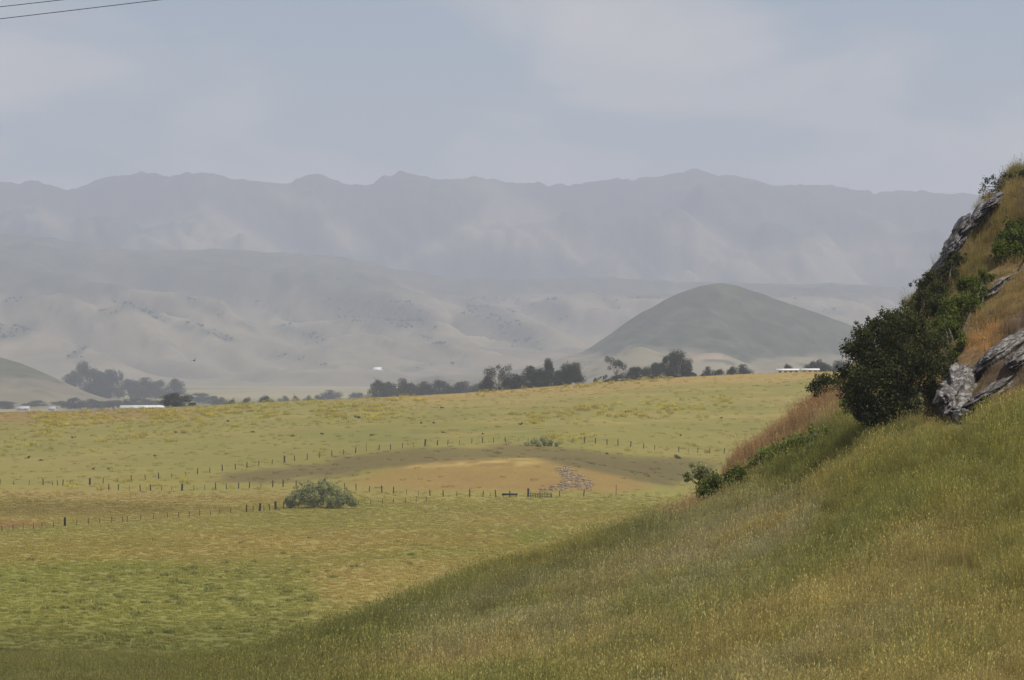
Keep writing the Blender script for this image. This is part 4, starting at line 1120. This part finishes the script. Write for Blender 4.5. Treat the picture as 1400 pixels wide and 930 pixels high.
# ------------------------------------------------------------------ buildings
def shed(name, label, u0, u1, ytop, d, depth, wallm, roofm, zb, nwin=6, rise=.35, cat='building', ridge_along=True):
    x0, x1 = (u0 - 700) / F * d, (u1 - 700) / F * d
    L = x1 - x0; zt = (HOR - ytop) / F * d - zb; ze = zt * (1 - rise)
    root = link(name, None, None, ((x0 + x1) / 2, d, zb))
    V = [(-L / 2, 0, -1), (L / 2, 0, -1), (L / 2, depth, -1), (-L / 2, depth, -1), (-L / 2, 0, ze), (L / 2, 0, ze), (L / 2, depth, ze), (-L / 2, depth, ze), (-L / 2, depth / 2, zt - .1), (L / 2, depth / 2, zt - .1)]
    me = bpy.data.meshes.new('wall'); me.from_pydata(V, [], [(0, 1, 5, 4), (2, 3, 7, 6), (1, 2, 6, 9, 5), (3, 0, 4, 8, 7)]); me.materials.append(wallm)
    link('wall', me, root)
    e = .5
    def slab(y0, z0, y1, z1):
        V = [(-L / 2 - e, y0, z0), (L / 2 + e, y0, z0), (L / 2 + e, y1, z1), (-L / 2 - e, y1, z1)]
        V = V + [(x, y, z + .18) for x, y, z in V]
        return mesh_np('roof_slope', np.array(V), np.array([(0, 3, 2, 1), (4, 5, 6, 7), (0, 1, 5, 4), (1, 2, 6, 5), (2, 3, 7, 6), (3, 0, 4, 7)]), None, False, roofm)
    rf = link('roof', slab(-e, ze - .15, depth / 2, zt), root)
    link('roof', slab(depth / 2 + .004, zt, depth + e, ze - .15), root)
    for k in range(nwin):
        x = -L / 2 + L * (k + .5) / nwin
        boxpart('window', root, x, -.03, ze * .55, min(1.6, L / nwin * .5), .05, ze * .38, M_glass)
    tag(root, label, cat)
    return root
shed('long_barn', 'long low building with a bright white roof beside the lone oak', 164, 240, 554.5, 2250, 16, M_cream, M_white, -45.3, 12)
shed('farmhouse', 'small pale roofed farmhouse among the low valley trees', 23, 39, 555.5, 2300, 9, M_cream, M_greyroof, -45.3, 2, .6)
shed('farmhouse', 'tiny pale shed between two valley trees near the farmhouse', 66, 75, 556.0, 2300, 7, M_cream, M_greyroof, -45.3, 1, .6)
_c = np.argmin(np.abs(f2[0][0] - 514)); _k = np.nonzero(f2[5][:, _c] < 507.5)[0][0]; _d = f2[1][_k, _c]; _z = f2[2][_k, _c]
ms_ = shed('metal_shed', 'small bright white roof shining alone at the foot of the foothills', 509, 520, HOR - (_z + 5.0) / _d * F, _d, 12, M_white, M_white, _z - .5, 0, .75)
ms_.rotation_euler = (0, 0, -.35)
shed('white_trailer', 'longer low white shed on the high end of the crest', 1063, 1092, 504.8, 985, 3.2, M_white, M_white, float(hz(1077, 985)), 4, .15)
shed('white_trailer', 'shorter low white shed on the crest next to the dark bush', 1096, 1119, 504.6, 980, 3.2, M_white, M_white, float(hz(1107, 980)), 3, .15)

# ------------------------------------------------------------------ power wires and bird
for i, (a, b) in enumerate([((0, 25.5), (214, 0)), ((0, 9), (80, 0))]):
    sl = (b[1] - a[1]) / (b[0] - a[0])
    path = []
    for t in np.linspace(0, 1, 40):
        u = -700 + 1900 * t; y = a[1] + sl * u - .000012 * (u - 100) ** 2 * 0.4
        path.append(P(u, y, 96 + i * 2.0))
    base = path[0].copy(); path = np.array(path) - base
    v, f = tube(path, [.014] * 40, 6)
    o = link('power_wire', mesh_np('power_wire', v, f, None, True, M_cable), None, base)
    tag(o, ['lower dark overhead power wire crossing the sky', 'upper dark overhead power wire crossing the sky'][i], 'wire')
bd = P(265.5, 493.5, 420)
bv = [(-.5, 0, .25), (-.28, .06, .16), (-.06, .10, 0), (.06, .10, 0), (.22, .04, .2), (.42, -.02, .40), (.05, -.12, 0), (-.05, -.12, 0), (-.24, -.10, .15), (.2, -.1, .19)]
bv2 = [(x, y, z + .025) for x, y, z in bv]
bf = [(0, 1, 8), (1, 2, 7, 8), (2, 3, 6, 7), (3, 4, 9, 6), (4, 5, 9)]
me = bpy.data.meshes.new('bird_wings'); n_ = len(bv)
me.from_pydata(bv + bv2, [], bf[::1] + [tuple(reversed([q + n_ for q in f])) for f in bf] + [(0, 8, 8 + n_, n_), (5, 5 + n_, 9 + n_, 9)]); me.materials.append(M_bird)
bo = link('soaring_bird', None, None, bd)
link('wings', me, bo)
v, f = tube([(0, .34, .02), (0, .25, .03), (0, .08, .02), (0, -.12, .01), (0, -.30, .01)], [.015, .045, .07, .055, .04], 7)
link('body', mesh_np('bird_body', v, f, None, True, M_bird), bo)
bo.rotation_euler = (.2, -.45, .5)
tag(bo, 'tiny dark bird gliding above the hazy valley', 'bird')

# ------------------------------------------------------------------ scattered plants (instanced)
def gn_scatter(name, pts, col, rot, scl, vid, protos, label, cat):
    me = bpy.data.meshes.new(name)
    n = len(pts); me.vertices.add(n); me.vertices.foreach_set('co', np.asarray(pts, np.float32).ravel())
    a = me.attributes.new('col', 'FLOAT_COLOR', 'POINT'); c4 = np.ones((n, 4), np.float32); c4[:, :3] = col
    a.data.foreach_set('color', c4.ravel())
    for nm, arr, ty in (('rotz', rot, 'FLOAT'), ('scl', scl, 'FLOAT'), ('vid', vid, 'INT')):
        a = me.attributes.new(nm, ty, 'POINT'); a.data.foreach_set('value', np.asarray(arr, np.int32 if ty == 'INT' else np.float32))
    ng = bpy.data.node_groups.new(name + '_nodes', 'GeometryNodeTree')
    ng.interface.new_socket('Geometry', in_out='INPUT', socket_type='NodeSocketGeometry')
    ng.interface.new_socket('Geometry', in_out='OUTPUT', socket_type='NodeSocketGeometry')
    nn, ll = ng.nodes, ng.links
    gi = nn.new('NodeGroupInput'); go = nn.new('NodeGroupOutput'); jn = nn.new('GeometryNodeJoinGeometry')
    def attr(nm, ty):
        x = nn.new('GeometryNodeInputNamedAttribute'); x.data_type = ty; x.inputs['Name'].default_value = nm
        return [s for s in x.outputs if s.enabled][0]
    rz = attr('rotz', 'FLOAT'); sl = attr('scl', 'FLOAT'); vd = attr('vid', 'INT')
    cx = nn.new('ShaderNodeCombineXYZ'); ll.new(rz, cx.inputs[2])
    for k, p in enumerate(protos):
        oi = nn.new('GeometryNodeObjectInfo'); oi.inputs['Object'].default_value = p
        cp = nn.new('FunctionNodeCompare'); cp.data_type = 'INT'; cp.operation = 'EQUAL'
        ins = [s for s in cp.inputs if s.enabled]
        ll.new(vd, ins[0]); ins[1].default_value = k
        ip = nn.new('GeometryNodeInstanceOnPoints')
        ll.new(gi.outputs[0], ip.inputs['Points']); ll.new(cp.outputs[0], ip.inputs['Selection'])
        ll.new(oi.outputs['Geometry'], ip.inputs['Instance']); ll.new(cx.outputs[0], ip.inputs['Rotation']); ll.new(sl, ip.inputs['Scale'])
        ll.new(ip.outputs[0], jn.inputs[0])
    ll.new(jn.outputs[0], go.inputs[0])
    o = link(name, me); md = o.modifiers.new('scatter', 'NODES'); md.node_group = ng
    return tag(o, label, cat, None, 'stuff')

def blade_patch(name, seed, n, rad, h0, h1, wid, lean, mat, heads=.22, tintlo=.76, tinthi=1.24, headcol=(1.15, 1.1, 1.05), flower=None):
    r = np.random.default_rng(seed)
    V, Fc, Cc = [], [], []
    for k in range(n):
        q = rad * math.sqrt(r.random()); th = r.random() * 6.283
        b = np.array([q * math.cos(th), q * math.sin(th), -.05])
        h = h0 + (h1 - h0) * r.random(); ln = lean * r.random() * h + .04; a = r.random() * 6.283
        dv = np.array([math.cos(a), math.sin(a), 0]); wv = np.array([-math.sin(a + .6), math.cos(a + .6), 0]) * wid * (.7 + .6 * r.random()) / 2
        p1 = b + dv * ln * .3 + [0, 0, h * .55]; p2 = b + dv * ln + [0, 0, h]
        o = len(V); tn = tintlo + (tinthi - tintlo) * r.random(); ctn = np.array([tn * (.92 + .2 * r.random()), tn, tn * (.85 + .3 * r.random())])
        V += [b - wv, b + wv, p1 + wv * .8, p1 - wv * .8, p2 + wv * .25, p2 - wv * .25]
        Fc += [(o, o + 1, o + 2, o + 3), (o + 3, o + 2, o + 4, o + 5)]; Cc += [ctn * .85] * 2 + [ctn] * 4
        if r.random() < heads:
            o = len(V); s = wid * 1.5 if flower is None else flower; hc = np.array(headcol) * (.8 + .4 * r.random())
            L = .10 * h if flower is None else flower
            s3 = wv / np.linalg.norm(wv) * s
            V += [p2, p2 + s3 + [0, 0, L * .5], p2 + dv * L * .4 + [0, 0, L], p2 - s3 + [0, 0, L * .5]]
            Fc += [(o, o + 1, o + 2, o + 3)]; Cc += [hc] * 4
    me = mesh_np(name, np.array(V), np.array(Fc), None, False, mat)
    a = me.color_attributes.new('bladecol', 'FLOAT_COLOR', 'POINT'); c4 = np.ones((len(V), 4), np.float32); c4[:, :3] = np.array(Cc)
    a.data.foreach_set('color', c4.ravel())
    return bpy.data.objects.new(name, me)

M_grass = grass_mat('tall_grass_blades')
M_tuft = grass_mat('field_tuft_leaves', .2)
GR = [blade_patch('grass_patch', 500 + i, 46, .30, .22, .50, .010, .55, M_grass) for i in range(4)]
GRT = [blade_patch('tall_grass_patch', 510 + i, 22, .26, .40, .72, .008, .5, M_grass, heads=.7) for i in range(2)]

# visible envelope of the hillside: smallest photograph row reached so far along each column
jn_ = np.nonzero((DS >= 40) & (DS <= 236))[0]
ENV = np.minimum.accumulate(PYG[:, jn_], axis=1)
def hidden_by(u, d, py):
    i = np.clip(((u - US[0]) / 5).astype(int), 0, len(US) - 1); j = np.clip(np.searchsorted(DS[jn_], d) - 1, 0, len(jn_) - 1)
    return py - ENV[i, j]
r = np.random.default_rng(520)
n = 150000
u = r.uniform(-120, 1520, n); d = np.sqrt(r.uniform(50 ** 2, 150 ** 2, n))
z = hz(u, d); py = HOR - z / d * F
vis = hidden_by(u, d, py)
keep = (vis < 22) & (py < 985)
u, d, z, py = u[keep], d[keep], z[keep], py[keep]
om = polymask(u, py, [(1280, 575), (1285, 440), (1292, 345), (1345, 275), (1400, 230), (1540, 150), (1540, 520), (1400, 540)], 4)
keep = r.random(len(u)) > .35 * om
for (p0, p1, wd) in ROCKS:
    ex, ey = p1[0] - p0[0], p1[1] - p0[1]
    t = np.clip(((u - p0[0]) * ex + (py - p0[1]) * ey) / (ex * ex + ey * ey), 0, 1)
    dist = np.hypot(u - p0[0] - t * ex, py - p0[1] - t * ey)
    keep &= ~((dist < wd * .55) & (r.random(len(u)) < .93) & (d > 85))
for (su, sy, sr) in SHRUBS:
    if sr > 4: keep &= ~((np.hypot(u - su, py - sy) < sr * 1.05) & (py < sy + .35 * sr) & (d > 85) & (r.random(len(u)) < .85))
u, d, z, py, om = u[keep], d[keep], z[keep], py[keep], om[keep]
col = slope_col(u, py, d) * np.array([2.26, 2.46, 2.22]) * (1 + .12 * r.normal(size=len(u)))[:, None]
warm = r.normal(size=len(u)) * .06
col = np.clip(col * np.stack([1 + warm, 1 + 0 * warm, 1 - warm], 1), .01, .9)
vid = r.integers(0, 4, len(u)); tall = (r.random(len(u)) < .16); vid = np.where(tall, 4 + r.integers(0, 2, len(u)), vid)
scl = (.75 + .5 * r.random(len(u))) * (1 - .25 * om) * (.6 + .4 * sstep(150, 480, u)) * (1 + .25 * fbm((u - 700) / F * d / 4, d / 4, 77, 2) + .45 * fbm((u - 700) / F * d / .9, d / 1.3, 78, 2))
col[tall] *= 1.12
pts = np.stack([(u - 700) / F * d, d, z], 1)
print('GRASS', len(u))
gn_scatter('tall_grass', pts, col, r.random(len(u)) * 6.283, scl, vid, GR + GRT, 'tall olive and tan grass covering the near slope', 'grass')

# field grass and clumps
FT = [blade_patch('meadow_tuft', 530 + i, 60, .55, .10, .30, .035, .9, M_tuft, heads=0, tintlo=.7, tinthi=1.3) for i in range(3)]
n = 90000
u = r.uniform(-80, 1000, n); d = np.sqrt(r.uniform(150 ** 2, 625 ** 2, n)); z = hz(u, d); py = HOR - z / d * F
keep = (hidden_by(u, np.minimum(d, 235), py) < 6) & (py < 960) & (d > 150) & (r.random(n) > sstep(455, 548, d))
u, d, z, py = u[keep], d[keep], z[keep], py[keep]
x = (u - 700) / F * d
cl = fbm(x / 2.2, d / 5, 531, 3)
colf = np.where((d < 236)[:, None], slope_col(u, py, d), field_col(u, py, d)) * np.array([1.5, 1.5, 1.35])
col = np.clip(colf * (1 + .12 * r.normal(size=len(u)))[:, None], .01, .8)
scl = .55 + .45 * r.random(len(u))
gn_scatter('meadow_grass', np.stack([x, d, z], 1), col, r.random(len(u)) * 6.283, scl, r.integers(0, 3, len(u)), FT, 'short uneven grass of the flat pasture', 'grass')
CT = [blade_patch('weed_clump', 540 + i, 90, .45, .12, .42, .05, .9, M_tuft, heads=0, tintlo=.55, tinthi=1.25) for i in range(3)]
n = 9000
u = r.uniform(-80, 760, n); d = np.sqrt(r.uniform(215 ** 2, 400 ** 2, n)); z = hz(u, d); py = HOR - z / d * F; x = (u - 700) / F * d
dens = (.9 * (1 - sstep(380, 560, u)) * sstep(750, 785, py) + .12) * sstep(-.02, .22, fbm(x / 6, d / 9, 541, 3))
keep = (dens * .32 > r.random(n)) & (hidden_by(u, np.minimum(d, 235), py) < 4)
u, d, z, py, x = u[keep], d[keep], z[keep], py[keep], x[keep]
base = A(108, 110, 55) * 1.9
col = base[None, :] * (1 + .22 * r.normal(size=len(u)))[:, None]
gn_scatter('weed_clumps', np.stack([x, d, z], 1), np.clip(col, .015, .5), r.random(len(u)) * 6.283, .5 + .9 * r.random(len(u)) ** 2, r.integers(0, 3, len(u)), CT, 'dark green weed clumps spread over the flat meadow', 'weeds')
# mustard flowers and weeds on the rise
MU = [blade_patch('mustard_plant', 550 + i, 40, .9, .35, .95, .05, .5, M_tuft, heads=.85, headcol=(1.75, 1.5, .5), flower=.12) for i in range(3)]
n = 42000
u = r.uniform(-60, 1130, n); py0 = r.uniform(515, 675, n); d = np.sqrt(r.uniform(450 ** 2, 930 ** 2, n)); z = hz(u, d); py = HOR - z / d * F
ye = yellow(u, py, d)
keep = (ye * .5 > r.random(n))
u2, d2, z2 = u[keep], d[keep], z[keep]; x2 = (u2 - 700) / F * d2
gn_scatter('wild_mustard', np.stack([x2, d2, z2], 1), np.tile(A(146, 139, 64) * 1.3, (len(u2), 1)) * (1 + .15 * r.normal(size=len(u2)))[:, None], r.random(len(u2)) * 6.283, .6 + .6 * r.random(len(u2)), r.integers(0, 3, len(u2)), MU, 'yellow wild mustard in drifts across the rising pasture', 'flowers')
keep = (~keep) & (r.random(n) < .06) & (d > 470)
u2, d2, z2, p2 = u[keep], d[keep], z[keep], py[keep]; x2 = (u2 - 700) / F * d2
dk = sstep(.15, .4, fbm(x2 / 8, d2 / 10, 551, 3))
col = mixv(field_col(u2, p2, d2) * np.array([1.55, 1.55, 1.35]), A(112, 108, 58), dk * .2)
gn_scatter('pasture_grass', np.stack([x2, d2, z2], 1), col, r.random(len(u2)) * 6.283, 1.0 + .8 * r.random(len(u2)), r.integers(0, 3, len(u2)), FT, 'tussocky grass of the rising pasture', 'grass')
# far woodland specks in the gullies of the foothills
U2, D2, Z2, R2, T2, PY2 = f2
r = np.random.default_rng(560)
X2 = (U2 - 700) / F * D2
W2 = wood2(U2, PY2, X2, D2, R2)
ok = (PY2 > 392) & (PY2 < 512) & (D2 < 7000) & (U2 > -220) & (U2 < 1500) & (T2 > .02)
pr_ = np.where(ok, np.clip(W2 - .3, 0, 1) * (PY2 > 408) * sstep(-.3, .2, fbm(X2 / 70, D2 / 110, 562, 3)), 0)
cand = np.nonzero(pr_ > 0); pw_ = pr_[cand]
sel = r.choice(len(cand[0]), 1500, replace=False, p=pw_ / pw_.sum())
ii, jj = cand[0][sel], cand[1][sel]
pts = np.stack([(U2[ii, jj] - 700) / F * D2[ii, jj] + r.normal(size=len(ii)) * 4, D2[ii, jj] + r.normal(size=len(ii)) * 8, Z2[ii, jj] - 1.5], 1)
def far_tree(seed):
    rr = np.random.default_rng(seed); cs = rr.normal(size=(7, 3)) * [2.6, 2.6, 1.3] + [0, 0, 4.5]
    V, Fc, t = leaves(rr, cs, np.full(7, 2.2), 170, .95, .5)
    me = leaf_mesh('far_oak', V, Fc, t, L_dark)
    return bpy.data.objects.new('far_oak', me)
gn_scatter('distant_woodland', pts, np.ones((len(ii), 3)), r.random(len(ii)) * 6.28, .4 + .6 * r.random(len(ii)), r.integers(0, 2, len(ii)), [far_tree(1), far_tree(2)], 'oak woodland dotting the gullies of the far foothills', 'woodland')

# ------------------------------------------------------------------ haze
hb = np.array([(x, y, z) for x in (-7000, 7000) for y in (-1000, 13800) for z in (-50.5, 790)], float)
hf = np.array([(0, 1, 3, 2), (4, 6, 7, 5), (0, 4, 5, 1), (2, 3, 7, 6), (0, 2, 6, 4), (1, 5, 7, 3)])
m = bpy.data.materials.new('haze_air'); m.use_nodes = True
nt = m.node_tree; nt.nodes.clear()
ho = nt.nodes.new('ShaderNodeOutputMaterial'); pv = nt.nodes.new('ShaderNodeVolumePrincipled')
pv.inputs['Color'].default_value = (0.81, 0.85, 1.0, 1); pv.inputs['Density'].default_value = 1.55e-4
pv.inputs['Anisotropy'].default_value = 0.1
nt.links.new(pv.outputs[0], ho.inputs['Volume'])
try: m.cycles.homogeneous_volume = True
except Exception: pass
hme = mesh_np('haze', hb, hf, None, False, m)
tag(link('haze', hme), 'pale blue-grey summer haze filling the whole valley', 'haze', None, 'stuff')
